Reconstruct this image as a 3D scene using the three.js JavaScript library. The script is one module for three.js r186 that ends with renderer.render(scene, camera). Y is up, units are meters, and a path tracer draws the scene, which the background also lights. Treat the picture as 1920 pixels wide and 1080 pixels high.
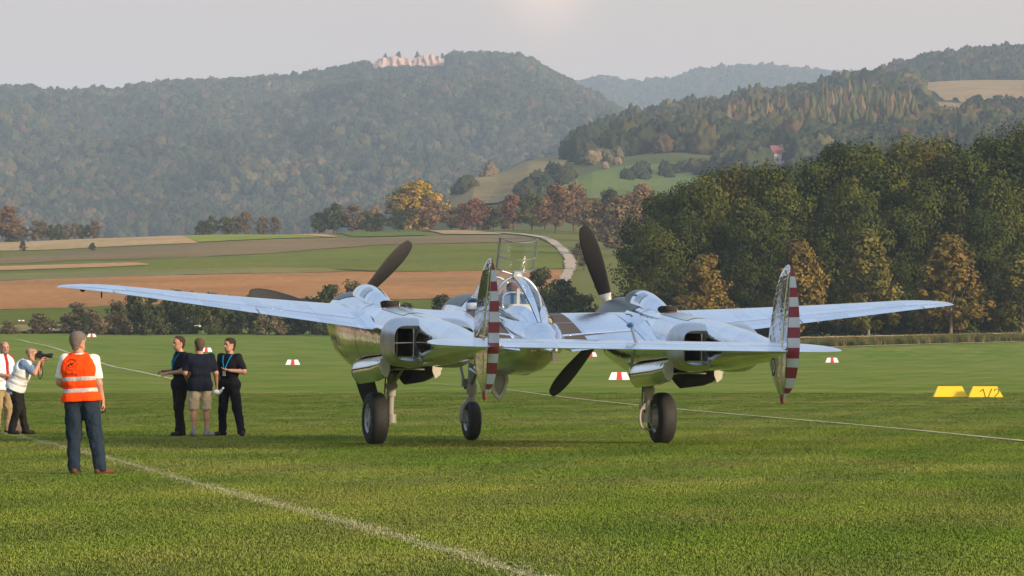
import * as THREE from 'three';
import { mergeGeometries, mergeVertices } from 'three/addons/utils/BufferGeometryUtils.js';
import { createNoise2D, createNoise3D } from 'simplex-noise';

// ---------------------------------------------------------------- camera, sky, sun, exposure
const F = 8455.56, HZ = 671.245, CH = 1.45;                 // focal length and horizon in photo pixels, eye height in metres
const TILT = Math.atan((HZ - 540) / F);
const scene = new THREE.Scene();
const camera = new THREE.PerspectiveCamera(7.3083, 1920 / 1080, 1, 20000);
camera.position.set(0, CH, 0);
camera.rotation.x = TILT;
const renderer = new THREE.WebGLRenderer({ antialias: true });
renderer.setSize(1024, 576);
renderer.toneMapping = THREE.LinearToneMapping;
renderer.toneMappingExposure = 1.7;
renderer.shadowMap.enabled = true;

const SUN = new THREE.Vector3(0.76, 0.27, 0.59).normalize();   // low, veiled, from behind the camera's right shoulder
const HAZE = 0.000108;

function rng(seed) { let s = seed >>> 0; return () => { s = (s + 0x6d2b79f5) | 0; let t = Math.imul(s ^ (s >>> 15), 1 | s); t = (t + Math.imul(t ^ (t >>> 7), 61 | t)) ^ t; return ((t ^ (t >>> 14)) >>> 0) / 4294967296; }; }
const n2 = createNoise2D(rng(11)), n3 = createNoise3D(rng(12));
const lerp = (a, b, t) => a + (b - a) * t, clamp = (x, a, b) => Math.min(b, Math.max(a, x));
const sstep = (a, b, x) => { const t = clamp((x - a) / (b - a), 0, 1); return t * t * (3 - 2 * t); };
function table(tab, x) { if (x <= tab[0][0]) return tab[0][1]; for (let i = 1; i < tab.length; i++) if (x <= tab[i][0]) { const a = tab[i - 1], b = tab[i]; return lerp(a[1], b[1], (x - a[0]) / (b[0] - a[0])); } return tab[tab.length - 1][1]; }
const fbm2 = (x, y, o = 4) => { let s = 0, a = 0.5; for (let i = 0; i < o; i++) { s += a * n2(x, y); x = x * 2.03 + 7; y = y * 2.03 + 3; a *= 0.5; } return s; };
const s2l = (r, g, b) => [r, g, b].map((c) => { c /= 255; return c <= 0.04045 ? c / 12.92 : ((c + 0.055) / 1.055) ** 2.4; });
const lin = (r, g, b) => new THREE.Color().setRGB(r, g, b);

{ // an evening sky: pale grey and rosy low down, clear light blue higher up, warmer towards the sun
  const W = 2048, H = 1024, data = new Float32Array(W * H * 4);
  const ramp = [[-90, [0.50, 0.50, 0.50]], [0, [0.73, 0.60, 0.53]], [2.5, [0.73, 0.605, 0.535]], [5, [0.73, 0.62, 0.55]], [9, [0.55, 0.62, 0.71]], [16, [0.50, 0.63, 0.82]], [35, [0.45, 0.60, 0.85]], [90, [0.36, 0.51, 0.78]]];
  const glow = new THREE.Vector3(64 / F, (HZ + 26) / F, -1).normalize();
  for (let r = 0; r < H; r++) {
    const el = ((r + 0.5) / H - 0.5) * Math.PI, deg = el * 180 / Math.PI;
    let k = 1; while (k < ramp.length - 1 && deg > ramp[k][0]) k++;
    const f = clamp((deg - ramp[k - 1][0]) / (ramp[k][0] - ramp[k - 1][0]), 0, 1);
    for (let c = 0; c < W; c++) {
      const az = ((c + 0.5) / W - 0.5) * 2 * Math.PI, x = Math.cos(az) * Math.cos(el), y = Math.sin(el), z = Math.sin(az) * Math.cos(el);
      const toSun = Math.max(0, x * SUN.x + y * SUN.y + z * SUN.z), w = 0.95 * Math.pow(toSun, 3) + 1.3 * Math.pow(toSun, 24);
      const cl = y > 0.005 ? 0.035 * fbm2(x / (y + 0.12) * 0.9 + 5, z / (y + 0.12) * 0.9, 5) * sstep(0.02, 0.2, y) * 2.0 : 0;
      const band = 0.012 * fbm2(az * 2.2 + 3, deg * 0.45, 3);
      const warm = 0.022 * clamp(x * 9, -1, 1) * (deg < 12 ? 1 : 0.3);
      const g = Math.exp(-(Math.acos(clamp(x * glow.x + y * glow.y + z * glow.z, -1, 1)) ** 2) / (2 * 0.0062 ** 2)) * 0.5;
      const o = (r * W + c) * 4;
      for (let q = 0; q < 3; q++) data[o + q] = Math.max(0.02, 0.60 * (lerp(ramp[k - 1][1][q], ramp[k][1][q], f) + cl + band + w * [1.15, 0.85, 0.5][q] + warm * [1, 0.2, -0.7][q] + g * [0.75, 0.42, 0.25][q]));
      data[o + 3] = 1;
    }
  }
  const t = new THREE.DataTexture(data, W, H, THREE.RGBAFormat, THREE.FloatType);
  t.mapping = THREE.EquirectangularReflectionMapping; t.magFilter = THREE.LinearFilter; t.needsUpdate = true;
  scene.background = t; scene.environment = t;
}
const sun = new THREE.DirectionalLight(new THREE.Color(1.0, 0.80, 0.58), 3.8);
sun.name = 'sun'; sun.position.copy(SUN).multiplyScalar(300); sun.target.position.set(0, 0, -80);
sun.position.z -= 80; sun.castShadow = true; sun.shadow.radius = 17;
sun.shadow.mapSize.set(4096, 4096);
Object.assign(sun.shadow.camera, { left: -120, right: 120, top: 120, bottom: -120, near: 1, far: 900 });
scene.add(sun, sun.target);
scene.fog = new THREE.FogExp2(new THREE.Color(0.67, 0.83, 1.0), HAZE);

// ---------------------------------------------------------------- helpers
const used = {};
function numbered(name) { const k = used[name] = (used[name] ?? -1) + 1; return k ? name + '_' + String(k).padStart(3, '0') : name; }
function tag(o, label, category, group, kind) { if (label) o.userData.label = label; if (category) o.userData.category = category; if (group) o.userData.group = group; if (kind) o.userData.kind = kind; return o; }
function part(name, g, m, parent) { const o = new THREE.Mesh(g, m); o.name = name; o.castShadow = o.receiveShadow = true; parent.add(o); return o; }
function solo(name, g, m) { const o = new THREE.Mesh(g, m); o.name = numbered(name); o.castShadow = o.receiveShadow = true; scene.add(o); return o; }
function struct(name, g, m) { const o = solo(name, g, m); o.userData.kind = 'structure'; return o; }
function thing(name, label, category, pos = [0, 0, 0], turn = 0, group) { const o = new THREE.Group(); o.name = numbered(name); o.position.set(...pos); o.rotation.y = turn; scene.add(o); return tag(o, label, category, group); }
const std = (c, rough = 0.8, metal = 0, more = {}) => new THREE.MeshStandardMaterial({ color: Array.isArray(c) ? lin(...c) : c, roughness: rough, metalness: metal, side: THREE.DoubleSide, ...more });
const matte = (more = {}) => new THREE.MeshPhysicalMaterial({ color: lin(1, 1, 1), roughness: 1, specularIntensity: 0.05, side: THREE.DoubleSide, ...more });   // soil and turf: no sheen at grazing angles
const merge = (list) => { list = list.map((g) => { const q = g.index ? g.toNonIndexed() : g; for (const k of Object.keys(q.attributes)) if (!['position', 'normal', 'uv'].includes(k)) q.deleteAttribute(k); if (!q.attributes.uv) q.setAttribute('uv', new THREE.BufferAttribute(new Float32Array(q.attributes.position.count * 2), 2)); return q; }); return mergeGeometries(list); };
const V = (x, y, z) => new THREE.Vector3(x, y, z);
function tubeAt(a, b, ra, rb = ra, seg = 10) { const A = V(...a), B = V(...b), g = new THREE.CylinderGeometry(rb, ra, A.distanceTo(B), seg, 1); g.applyQuaternion(new THREE.Quaternion().setFromUnitVectors(V(0, 1, 0), B.clone().sub(A).normalize())); g.translate((a[0] + b[0]) / 2, (a[1] + b[1]) / 2, (a[2] + b[2]) / 2); return g; }
function curveTube(pts, r, seg = 20, rs = 6) { return new THREE.TubeGeometry(new THREE.CatmullRomCurve3(pts.map((p) => V(...p))), seg, r, rs, false); }
function box(w, h, d, x = 0, y = 0, z = 0) { const g = new THREE.BoxGeometry(w, h, d); g.translate(x, y, z); return g; }
function canvasTex(w, h, draw, srgb = true) { const c = document.createElement('canvas'); c.width = w; c.height = h; draw(c.getContext('2d'), w, h); const t = new THREE.CanvasTexture(c); t.wrapS = t.wrapT = THREE.RepeatWrapping; if (srgb) t.colorSpace = THREE.SRGBColorSpace; return t; }
function dataTex(n, fn, srgb = false) { const d = new Uint8Array(n * n * 4); for (let y = 0; y < n; y++) for (let x = 0; x < n; x++) { const v = fn(x / n, y / n, x, y), o = (y * n + x) * 4; for (let q = 0; q < 3; q++) d[o + q] = clamp(Math.round(255 * (Array.isArray(v) ? v[q] : v)), 0, 255); d[o + 3] = 255; } const t = new THREE.DataTexture(d, n, n); t.wrapS = t.wrapT = THREE.RepeatWrapping; t.magFilter = THREE.LinearFilter; if (srgb) t.colorSpace = THREE.SRGBColorSpace; t.needsUpdate = true; return t; }
const tileNoise = (u, v, f, s = 0) => { const a = u * 2 * Math.PI, b = v * 2 * Math.PI, k = f / (2 * Math.PI); return n3(Math.cos(a) * k + s, Math.sin(a) * k + Math.cos(b) * k * 1.7, Math.sin(b) * k * 1.7 + s * 1.3); };
// a closed or open surface through rings of points, uv in metres
function loft(rings, closed = true, cap0 = false, cap1 = false) {
  const n = rings[0].length, m = rings.length, pos = [], uv = [], idx = [], w = closed ? n + 1 : n;
  let vl = 0;
  rings.forEach((r, j) => {
    let ul = 0; if (j) vl += V(...rings[j - 1][n >> 1]).distanceTo(V(...r[n >> 1]));
    for (let i = 0; i < w; i++) { const p = r[i % n]; if (i) ul += V(...r[(i - 1) % n]).distanceTo(V(...p)); pos.push(...p); uv.push(ul, vl); }
  });
  for (let j = 0; j < m - 1; j++) for (let i = 0; i < w - 1; i++) { const a = j * w + i, b = a + 1, c = a + w, d = c + 1; idx.push(a, b, c, b, d, c); }
  const g = new THREE.BufferGeometry();
  for (const [on, j] of [[cap0, 0], [cap1, m - 1]]) if (on) { const base = pos.length / 3, r = rings[j]; const c = [0, 0, 0]; r.forEach((p) => p.forEach((x, q) => c[q] += x / n)); r.forEach((p) => { pos.push(...p); uv.push(p[0], p[1]); }); pos.push(...c); uv.push(c[0], c[1]); for (let i = 0; i < n - (closed ? 0 : 1); i++) j ? idx.push(base + i, base + (i + 1) % n, base + n) : idx.push(base + (i + 1) % n, base + i, base + n); }
  g.setAttribute('position', new THREE.Float32BufferAttribute(pos, 3)); g.setAttribute('uv', new THREE.Float32BufferAttribute(uv, 2)); g.setIndex(idx);
  g.computeVertexNormals();
  if (closed) { const N = g.attributes.normal; for (let j = 0; j < m; j++) { const a = j * w, b = a + n, v = V(N.getX(a) + N.getX(b), N.getY(a) + N.getY(b), N.getZ(a) + N.getZ(b)).normalize(); N.setXYZ(a, v.x, v.y, v.z); N.setXYZ(b, v.x, v.y, v.z); } }
  return g;
}
// where the line of sight through a photo pixel is at a given distance, and where it meets the ground
function sight(u, v) { const a = (u - 960) / F, b = (540 - v) / F, c = Math.cos(TILT), s = Math.sin(TILT), y = b * c + s, z = b * s - c; return [a / -z, y / -z]; }
function at(u, v, d) { const [a, b] = sight(u, v); return [a * d, CH + b * d, -d]; }
function pix(x, y, z) { const c = Math.cos(TILT), s = Math.sin(TILT), yy = (y - CH) * c + z * s, zz = -(y - CH) * s + z * c; return [960 - F * x / zz, 540 + F * yy / zz]; }

// ---------------------------------------------------------------- terrain of the airfield and the fields behind it
const PROFILE = [[0, 0], [100, 0], [156, 0.1], [232, 0.35], [300, 0.62], [344, 0.86], [380, 1.15], [422, 2.1], [480, 3.2], [547, 4.05], [600, 4.8], [650, 6.4], [720, 9.2], [850, 16.6], [950, 22.2], [1050, 27.6], [1150, 33.0], [1210, 35.2], [1270, 35.0], [1400, 30], [1700, 18], [2100, 12], [9000, 10]];
function profile(d) { // smoothed
  if (d <= 0) return 0; let s = 0; const w = 4 + d * 0.018; for (let k = -2; k <= 2; k++) s += table(PROFILE, Math.max(0, d + k * w)); return s / 5; }
function ground(x, z) {
  const d = -z; if (d < 90) return 0.012 * n2(x * 0.11, z * 0.05);
  const b = x / d, far = sstep(700, 1200, d);
  let h = profile(d);
  h -= far * 3.0 * sstep(-0.06, -0.125, b);                       // the crest falls away to the left
  h += far * 1.2 * n2(x * 0.006 + 4, 1.7) + sstep(120, 300, d) * 0.10 * n2(x * 0.03, d * 0.011);
  h += sstep(0.05, 0.12, b) * sstep(380, 480, d) * 0.45;
  if (d > 560) h += sstep(0.03, 0.2, b) * sstep(560, 900, d) * 6;  // rises under the wood
  return h;
}
function G(u, v, dmin = 25, dmax = 1290, surf = ground) { // ground point seen through a photo pixel
  const [a, b] = sight(u, v); let d = dmin; const f = (q) => CH + b * q - surf(a * q, -q);
  while (d < dmax && f(d) > 0) d += d < 120 ? 0.5 : 2;
  let lo = Math.max(dmin, d - 2.1), hi = d; for (let i = 0; i < 24; i++) { const m = (lo + hi) / 2; f(m) > 0 ? lo = m : hi = m; }
  return [a * lo, surf(a * lo, -lo), -lo];
}
const grassCol = (x, z) => {  // patchy turf: fresh green, yellower and dry straw streaks
  const d = -z, a = fbm2(x * 0.16 + 3, z * 0.07, 4), b = fbm2(x * 0.5 - 9, z * 0.16 + 2, 3), c = fbm2(x * 0.03 + 20, z * 0.028, 3);
  const dry = clamp(0.34 + 0.75 * a + 0.35 * b + 0.5 * c, 0, 1), straw = clamp(-0.35 + 0.9 * fbm2(x * 0.08 + 60, z * 0.06 + 8, 4) + 0.5 * b, 0, 1) * 0.8;
  let r = lerp(0.155, 0.280, dry), g = lerp(0.232, 0.294, dry), bl = lerp(0.031, 0.066, dry);
  const mow = 1 + 0.07 * Math.tanh(3 * Math.sin((x * 0.985 + z * 0.17) * 2.6)) + 0.05 * Math.tanh(3 * Math.sin((x * 0.30 + z * 0.95) * 0.9)); r *= mow; g *= mow;
  r = lerp(r, 0.26, straw); g = lerp(g, 0.23, straw); bl = lerp(bl, 0.075, straw);
  return [r, g, bl];
};
const noiseMap = dataTex(512, (u, v) => 0.80 + 0.20 * (0.5 * tileNoise(u, v, 26) + 0.5 * tileNoise(u, v, 70, 4) + 0.35 * tileNoise(u, v, 160, 9)), false);
function repeated(t, k, l = k) { const q = t.clone(); q.repeat.set(k, l); q.needsUpdate = true; return q; }
function sheet(rows, cols, pos, col) { // grid mesh: pos(i,j) -> [x,y,z]; col(x,z) -> rgb
  const P = [], C = [], U = [], I = [];
  for (let j = 0; j <= rows; j++) for (let i = 0; i <= cols; i++) { const p = pos(i / cols, j / rows, i, j); P.push(...p); U.push(p[0], p[2]); if (col) C.push(...col(p[0], p[2], p[1], i / cols, j / rows)); }
  for (let j = 0; j < rows; j++) for (let i = 0; i < cols; i++) { const a = j * (cols + 1) + i, c = a + cols + 1; I.push(a, a + 1, c, a + 1, c + 1, c); }
  const g = new THREE.BufferGeometry(); g.setAttribute('position', new THREE.Float32BufferAttribute(P, 3)); g.setAttribute('uv', new THREE.Float32BufferAttribute(U, 2)); if (col) g.setAttribute('color', new THREE.Float32BufferAttribute(C, 3)); g.setIndex(I); g.computeVertexNormals(); return g;
}
{
  const ds = []; let d = -420; while (d < 3600) { ds.push(d); d += d < -10 ? 40 : d < 24 ? 8 : d < 200 ? 1.6 : d < 620 ? 3 : d < 1400 ? 9 : 60; }
  const N = 190;
  const soil = (x, z) => { const c = grassCol(x, z), d = -z; if (d < 300) return c; const k = sstep(560, 640, d); return [lerp(c[0], 0.19, k), lerp(c[1], 0.19, k), lerp(c[2], 0.045, k)]; };
  const g = sheet(ds.length - 1, N, (s, t, i, j) => { const dd = ds[j], q = (s - 0.5) * 2, w = Math.sign(q) * (Math.abs(q) < 0.7 ? Math.abs(q) / 0.7 * (16 + Math.max(0, dd) * 0.125) : (16 + Math.max(0, dd) * 0.125) + ((Math.abs(q) - 0.7) / 0.3) ** 2 * (420 + Math.abs(dd) * 0.75)); return [w, ground(w, -dd), -dd]; }, soil);
  struct('ground', g, matte({ vertexColors: true, map: repeated(noiseMap, 1 / 7, 1 / 13), bumpMap: repeated(noiseMap, 1 / 1.5), bumpScale: 0.035 }));
}
// a field: columns of [u, v of its far edge, v of its near edge] in the photo, laid on the ground
function band(name, cols, color, lift, opts = {}) {
  const surf = opts.surf ?? ground, dmin = opts.dmin ?? 300, dmax = opts.dmax ?? 1290, far = cols.map((c) => G(c[0], c[1], dmin, dmax, surf)), near = cols.map((c) => G(c[0], c[2], dmin, dmax, surf));
  const pick = (list, s) => { const k = Math.min(list.length - 2, Math.floor(s * (list.length - 1))), f = s * (list.length - 1) - k; return [lerp(list[k][0], list[k + 1][0], f), lerp(list[k][2], list[k + 1][2], f)]; };
  const r = rng(cols[0][0] + 77);
  const g = sheet(opts.rows ?? 24, cols.length * (opts.sub ?? 14), (s, t) => { const a = pick(far, s), b = pick(near, s), w = t === 0 || t === 1 ? 1.3 * fbm2(a[0] * 0.18, t * 9 + lift * 40, 3) : 0; const x = lerp(a[0], b[0], t), z = lerp(a[1], b[1], t) + w; return [x, surf(x, z) + lift, z]; },
    (x, z) => { const k = 1 + 0.22 * fbm2(x * 0.02 + lift * 99, z * 0.02, 4) + 0.14 * fbm2(x * 0.3, z * 0.1, 2), h = 0.08 * n2(x * 0.011 + 9, z * 0.02); return [color[0] * (k + h), color[1] * k, color[2] * (k - h)]; });
  return struct(name, g, matte({ vertexColors: true, map: repeated(noiseMap, 1 / (opts.gu ?? 34), 1 / (opts.gv ?? 5)), bumpMap: repeated(noiseMap, 1 / 6, 1 / 6), bumpScale: opts.bump ?? 0.3 }));
}
band('stubble_field', [[-140, 455, 476], [0, 447, 471], [60, 445, 470], [120, 441, 468], [190, 437, 464], [255, 433.5, 461], [312, 443, 458.5], [370, 455.5, 456.5]], [0.62, 0.42, 0.20], 0.14);
band('young_crop_field', [[256, 433, 434], [312, 431, 443], [370, 430, 455], [410, 429, 453], [458, 427.5, 450.5], [520, 435, 448], [575, 443, 446.5], [600, 446, 446.6]], [0.33, 0.37, 0.055], 0.18);
band('stubble_strip', [[461, 426.5, 428], [500, 426.5, 433], [560, 434, 441.5], [600, 440, 445], [632, 445, 446]], [0.62, 0.40, 0.20], 0.22);
band('clover_field', [[506, 426.5, 427], [540, 426, 430], [600, 425.6, 439], [660, 425.5, 445], [705, 426.5, 444.6], [760, 434, 443], [800, 441, 442]], [0.18, 0.24, 0.04], 0.20);
band('stubble_strip', [[706, 426, 427], [760, 426.5, 433], [830, 429.5, 440], [880, 433.5, 440.4], [940, 439.6, 440.4]], [0.64, 0.42, 0.21], 0.24);
band('fallow_field', [[-140, 490, 500], [0, 485, 496], [128, 474, 490], [255, 465, 486.5], [380, 456.5, 482.5], [510, 449.5, 476], [600, 448, 468], [700, 446.5, 460.5], [830, 443.5, 458], [960, 441.5, 455], [1000, 447, 452]], [0.30, 0.22, 0.105], 0.16);
band('meadow_strip', [[-140, 501, 524], [0, 497, 516], [128, 491, 513], [255, 487.5, 509], [400, 482.5, 506], [510, 477, 504], [600, 469, 505], [700, 461.5, 509.5], [830, 459, 510], [960, 456, 509], [1030, 458, 507], [1055, 480, 505]], [0.215, 0.235, 0.036], 0.17);
band('ploughed_strip', [[-140, 508, 516], [0, 501.5, 509.5], [90, 499, 506.5], [180, 496, 503.5], [250, 494, 500.5], [278, 497.5, 499]], [0.62, 0.37, 0.17], 0.30);
band('pale_grass_strip', [[-140, 522, 534], [0, 515.5, 528], [255, 508.5, 519], [400, 505.5, 516], [510, 503.5, 514], [600, 504.5, 512.5], [646, 509.5, 511.5]], [0.30, 0.275, 0.09], 0.26);
band('ploughed_field', [[-140, 536, 585], [0, 528.5, 582.5], [128, 523.5, 579], [255, 519, 574], [400, 516.5, 570], [550, 513.5, 566], [700, 511.8, 563.5], [830, 511, 561.5], [960, 509.5, 558], [1057, 506.5, 530]], [0.72, 0.365, 0.14], 0.22, { gu: 3.2, gv: 5, bump: 0.7, rows: 60, sub: 40 });
band('grass_strip', [[-140, 588, 616], [0, 583.5, 612], [190, 577, 606], [400, 571, 600], [700, 564.5, 590], [830, 562.5, 588], [1000, 560, 580]], [0.16, 0.20, 0.028], 0.24);
band('dry_grass_strip', [[-140, 617, 630], [0, 613, 626], [120, 610, 625], [300, 606, 626]], [0.34, 0.28, 0.11], 0.28);
// ribbons: lines and tracks along the ground
function ribbon(name, pts, width, color, lift, label, wob = 0.1, rough = 0.95) {
  const c = new THREE.CatmullRomCurve3(pts.map((p) => V(p[0], 0, p[2]))), N = 160, P = c.getSpacedPoints(N);
  const g = sheet(N, 4, (s, t, i, j) => { const p = P[j], q = P[Math.min(N, j + 1)], o = P[Math.max(0, j - 1)], T = q.clone().sub(o).normalize(), w = (s - 0.5) * width * (1 + (i === 0 || i === 4 ? 0.45 * n2(j * 0.9, i * 7 + width) : 0)); const x = p.x - T.z * w, z = p.z + T.x * w; return [x, ground(x, z) + lift, z]; }, (x, z) => { const k = 1 + 0.3 * fbm2(x * 1.3, z * 0.6, 3); return color.map((v) => v * k); });
  const o = struct(name, g, matte({ vertexColors: true, map: repeated(noiseMap, 0.4), bumpMap: repeated(noiseMap, 1 / 1.5), bumpScale: 0.04 })); if (label) o.userData.label = label; return o;
}
const trackPx = [[925, 437], [985, 441.5], [1018, 447], [1042, 459], [1058, 474], [1068, 489], [1069.5, 502], [1064, 516], [1058, 530], [1050, 545]];
ribbon('gravel_track', trackPx.map(([u, v]) => G(u, v, 300)), 2.1, [0.58, 0.46, 0.33], 0.3, 'pale gravel farm track curving down the slope behind the canopy');
ribbon('sandy_path', [[1300, 657], [1480, 653.5], [1640, 648.5], [1800, 643.5], [1940, 639.5], [2100, 636]].map(([u, v]) => G(u, v, 200, 560)), 3.0, [0.50, 0.37, 0.22], 0.05, 'sandy path along the far edge of the airfield before the wood');
// chalk lines mown into the turf
const LINES = [
  { pts: [[-120, 790], [60, 824], [200, 858], [300, 886], [400, 915], [500, 941], [600, 967], [700, 994], [850, 1036], [1040, 1092], [1300, 1165]], w: 0.11, name: 'chalk_line' },
  { pts: [[800, 719], [930, 729], [1080, 748], [1260, 767], [1440, 783], [1600, 797], [1760, 812], [1940, 830], [2100, 845]], w: 0.14, name: 'chalk_line' },
  { pts: [[-60, 622], [0, 634.5], [60, 643], [130, 662], [200, 684], [265, 698], [330, 712]], w: 0.30, name: 'chalk_line' }];
const lineCurves = LINES.map((L) => { const p = L.pts.map(([u, v]) => G(u, v, 22, 520)); L.world = p; return new THREE.CatmullRomCurve3(p.map((q) => V(q[0], 0, q[2]))).getSpacedPoints(500); });
const lineLabels = ['pale worn chalk line crossing the near turf past the man in the orange vest', 'thin chalk line running right from behind the aeroplane', 'faint chalk line on the far slope at the left edge'];
LINES.forEach((L, i) => ribbon(L.name, L.world, L.w, i ? [0.60, 0.56, 0.34] : [0.34, 0.34, 0.15], i ? 0.02 : 0.004, lineLabels[i]));
function nearLine(x, z) { let m = 9; for (const k of [0, 1]) { const C = lineCurves[k]; for (let i = 0; i < C.length; i += 1) { const d = Math.hypot(C[i].x - x, (C[i].z - z)); if (d < m) m = d; } } return m; }
// ---------------------------------------------------------------- grass blades, nobody could count them
{
  const r = rng(5);
  function tuft(blades, spread, h) {
    const P = [];
    for (let i = 0; i < blades; i++) { const a = r() * 6.28, q = Math.sqrt(r()) * spread, x = Math.cos(a) * q, z = Math.sin(a) * q, hh = h * (0.45 + 0.75 * r()), b = r() * 6.28, w = 0.003 + 0.0025 * r(), lx = (r() - 0.5) * hh * 1.3, lz = (r() - 0.5) * hh * 1.3; P.push(x - Math.cos(b) * w, 0, z - Math.sin(b) * w, x + Math.cos(b) * w, 0, z + Math.sin(b) * w, x + lx, hh, z + lz); }
    const g = new THREE.BufferGeometry(); g.setAttribute('position', new THREE.Float32BufferAttribute(P, 3)); g.computeVertexNormals(); const N = g.attributes.normal; for (let i = 0; i < N.count; i++) { const v = V(N.getX(i), N.getY(i), N.getZ(i)); if (v.y < 0) v.negate(); v.y += 1.6; v.normalize(); N.setXYZ(i, v.x, v.y, v.z); } return g;
  }
  const zones = [[27, 52, 300, tuft(15, 0.065, 0.020)], [52, 96, 95, tuft(13, 0.09, 0.026)], [96, 170, 22, tuft(15, 0.16, 0.024)]];
  const mat = matte({ specularIntensity: 0.15 });
  const m4 = new THREE.Matrix4(), q = new THREE.Quaternion(), UPV = V(0, 1, 0), col = new THREE.Color();
  const host = new THREE.Group(); host.name = 'grass'; tag(host, 'short mown grass blades of the airfield turf', 'grass', null, 'stuff'); scene.add(host);
  zones.forEach(([d0, d1, dens, geo]) => {
    const ha = 0.122, area = ha * (d1 * d1 - d0 * d0), n = Math.floor(area * dens), im = new THREE.InstancedMesh(geo, mat, n);
    for (let i = 0; i < n; i++) {
      const d = Math.sqrt(lerp(d0 * d0, d1 * d1, r())), x = (r() * 2 - 1) * ha * d, z = -d, len = 0.6 + 0.55 * r() + 0.35 * fbm2(x * 0.6, z * 0.3, 2);
      q.setFromAxisAngle(UPV, r() * 6.28); m4.compose(V(x, ground(x, z) - 0.004, z), q, V(1.1, len, 1.1)); im.setMatrixAt(i, m4);
      let c = grassCol(x, z); const k = 1.04 + 0.16 * r(); c = [c[0] * k * 1.02, c[1] * k, c[2] * k];
      const fromLine = nearLine(x, z), lw = fromLine < 3 ? 0.155 * Math.sqrt(-Math.log(1 - 0.9 * r())) + 0.03 * n2(x * 3, z * 1.2) : 0; if (fromLine < lw && r() < 0.85) { const e = 0.7 + 0.5 * r(); c = [0.54 * e, 0.51 * e, 0.27 * e]; }
      col.setRGB(...c); im.setColorAt(i, col);
    }
    im.name = 'grass_blades'; im.userData.kind = 'stuff'; im.receiveShadow = true; host.add(im);
  });
}

// ---------------------------------------------------------------- hills
const bearing = (u) => (u - 960) / F;
// a hill as a height field in bearing and distance: it climbs from d0 to a ridge and falls again behind
function hillShape({ ridge, dist, base, d0, relief, power = 0.85, seed = 0, drop = 0.25 }) {
  return (x, z) => {
    const d = -z, u = 960 + F * x / d, dr = table(dist, u), vr = table(ridge, u), t = (d - d0) / (dr - d0);
    const hr = CH + (HZ - vr) / F * dr, hb = CH + (HZ - base) / F * d0;
    const n = relief * (fbm2(x * 0.0021 + seed, z * 0.0021, 3) + 0.5 * fbm2(x * 0.007 + seed * 2, z * 0.003, 2));
    if (t <= 1) return lerp(hb, hr, Math.pow(clamp(t, 0, 1), power)) + n * clamp(t * 3, 0, 1) * clamp((1 - t) * 2.2, 0.0, 1);
    return hr - (d - dr) * drop;
  };
}
const ridgeC = [[-6500, -250], [-4000, -150], [-2500, 0], [-1200, 140], [-500, 172], [0, 176], [60, 171], [100, 181], [150, 178], [220, 177], [270, 167], [330, 162], [400, 160], [480, 156], [560, 151], [620, 138], [680, 126], [735, 120], [830, 116], [870, 108], [940, 108], [985, 118], [1020, 134], [1060, 156], [1100, 178], [1140, 198], [1180, 222], [1230, 255], [1300, 300], [1500, 360], [2300, 380]];
const hillC = hillShape({ ridge: ridgeC, dist: [[-6500, 4600], [0, 5300], [900, 5600], [1000, 5500], [1300, 4700], [2300, 4600]], base: 470, d0: 3300, relief: 44, power: 0.92, seed: 3 });
const ridgeD = [[600, 240], [1000, 168], [1100, 162], [1130, 153], [1180, 163], [1260, 158], [1300, 143], [1370, 135], [1440, 132], [1500, 137], [1560, 144], [1650, 152], [2300, 190]];
const hillD = hillShape({ ridge: ridgeD, dist: [[0, 8000], [2300, 8200]], base: 330, d0: 6600, relief: 20, seed: 9 });
const ridgeB = [[300, 520], [500, 470], [700, 440], [800, 402], [850, 366], [887, 336], [933, 326], [990, 301], [1060, 289], [1085, 284], [1110, 270], [1200, 238], [1300, 219], [1400, 200], [1500, 186], [1600, 167], [1700, 160], [1760, 153], [1840, 150], [1920, 148], [2400, 120]];
const hillB = hillShape({ ridge: ridgeB, dist: [[300, 1800], [850, 1950], [1060, 2250], [1110, 2450], [1200, 2900], [1300, 3050], [1920, 3350], [2400, 3400]], base: 450, d0: 1480, relief: 10, power: 0.9, seed: 17, drop: 0.15 });
const ridgeE = [[1400, 260], [1560, 190], [1640, 158], [1670, 146], [1700, 134], [1760, 118], [1830, 109], [1920, 103], [2400, 90]];
const hillE = hillShape({ ridge: ridgeE, dist: [[1400, 4100], [2400, 4300]], base: 200, d0: 3450, relief: 12, seed: 23 });
function hillMesh(name, f, u0, u1, d0, d1, cols, rows, color, label) {
  const g = sheet(rows, cols, (s, t) => { const d = lerp(d0, d1, t), x = bearing(lerp(u0, u1, s)) * d; return [x, f(x, -d), -d]; }, (x, z) => { const k = 1 + 0.4 * fbm2(x * 0.01, z * 0.01, 4); return color.map((c) => c * k); });
  return tag(struct(name, g, matte({ vertexColors: true })), label);
}
hillMesh('wooded_mountain', hillC, -6500, 2300, 3300, 6400, 260, 70, [0.035, 0.045, 0.018], 'long hazy wooded mountain with a pale rock face on its crest');
hillMesh('distant_hill', hillD, 600, 2300, 6600, 8800, 70, 40, [0.035, 0.045, 0.018], 'farthest blue wooded ridge in the gap between the two mountains');
hillMesh('wooded_hill', hillB, 300, 2400, 1480, 4000, 150, 90, [0.10, 0.11, 0.035], 'wooded hill with meadows at its foot to the right of the mountain');
hillMesh('hill_top', hillE, 1400, 2400, 3450, 4700, 60, 40, [0.035, 0.045, 0.018], 'dark wooded hilltop above the tan field at the upper right');
const onB = { surf: hillB, dmin: 1481, dmax: 3900, rows: 40 };
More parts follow.
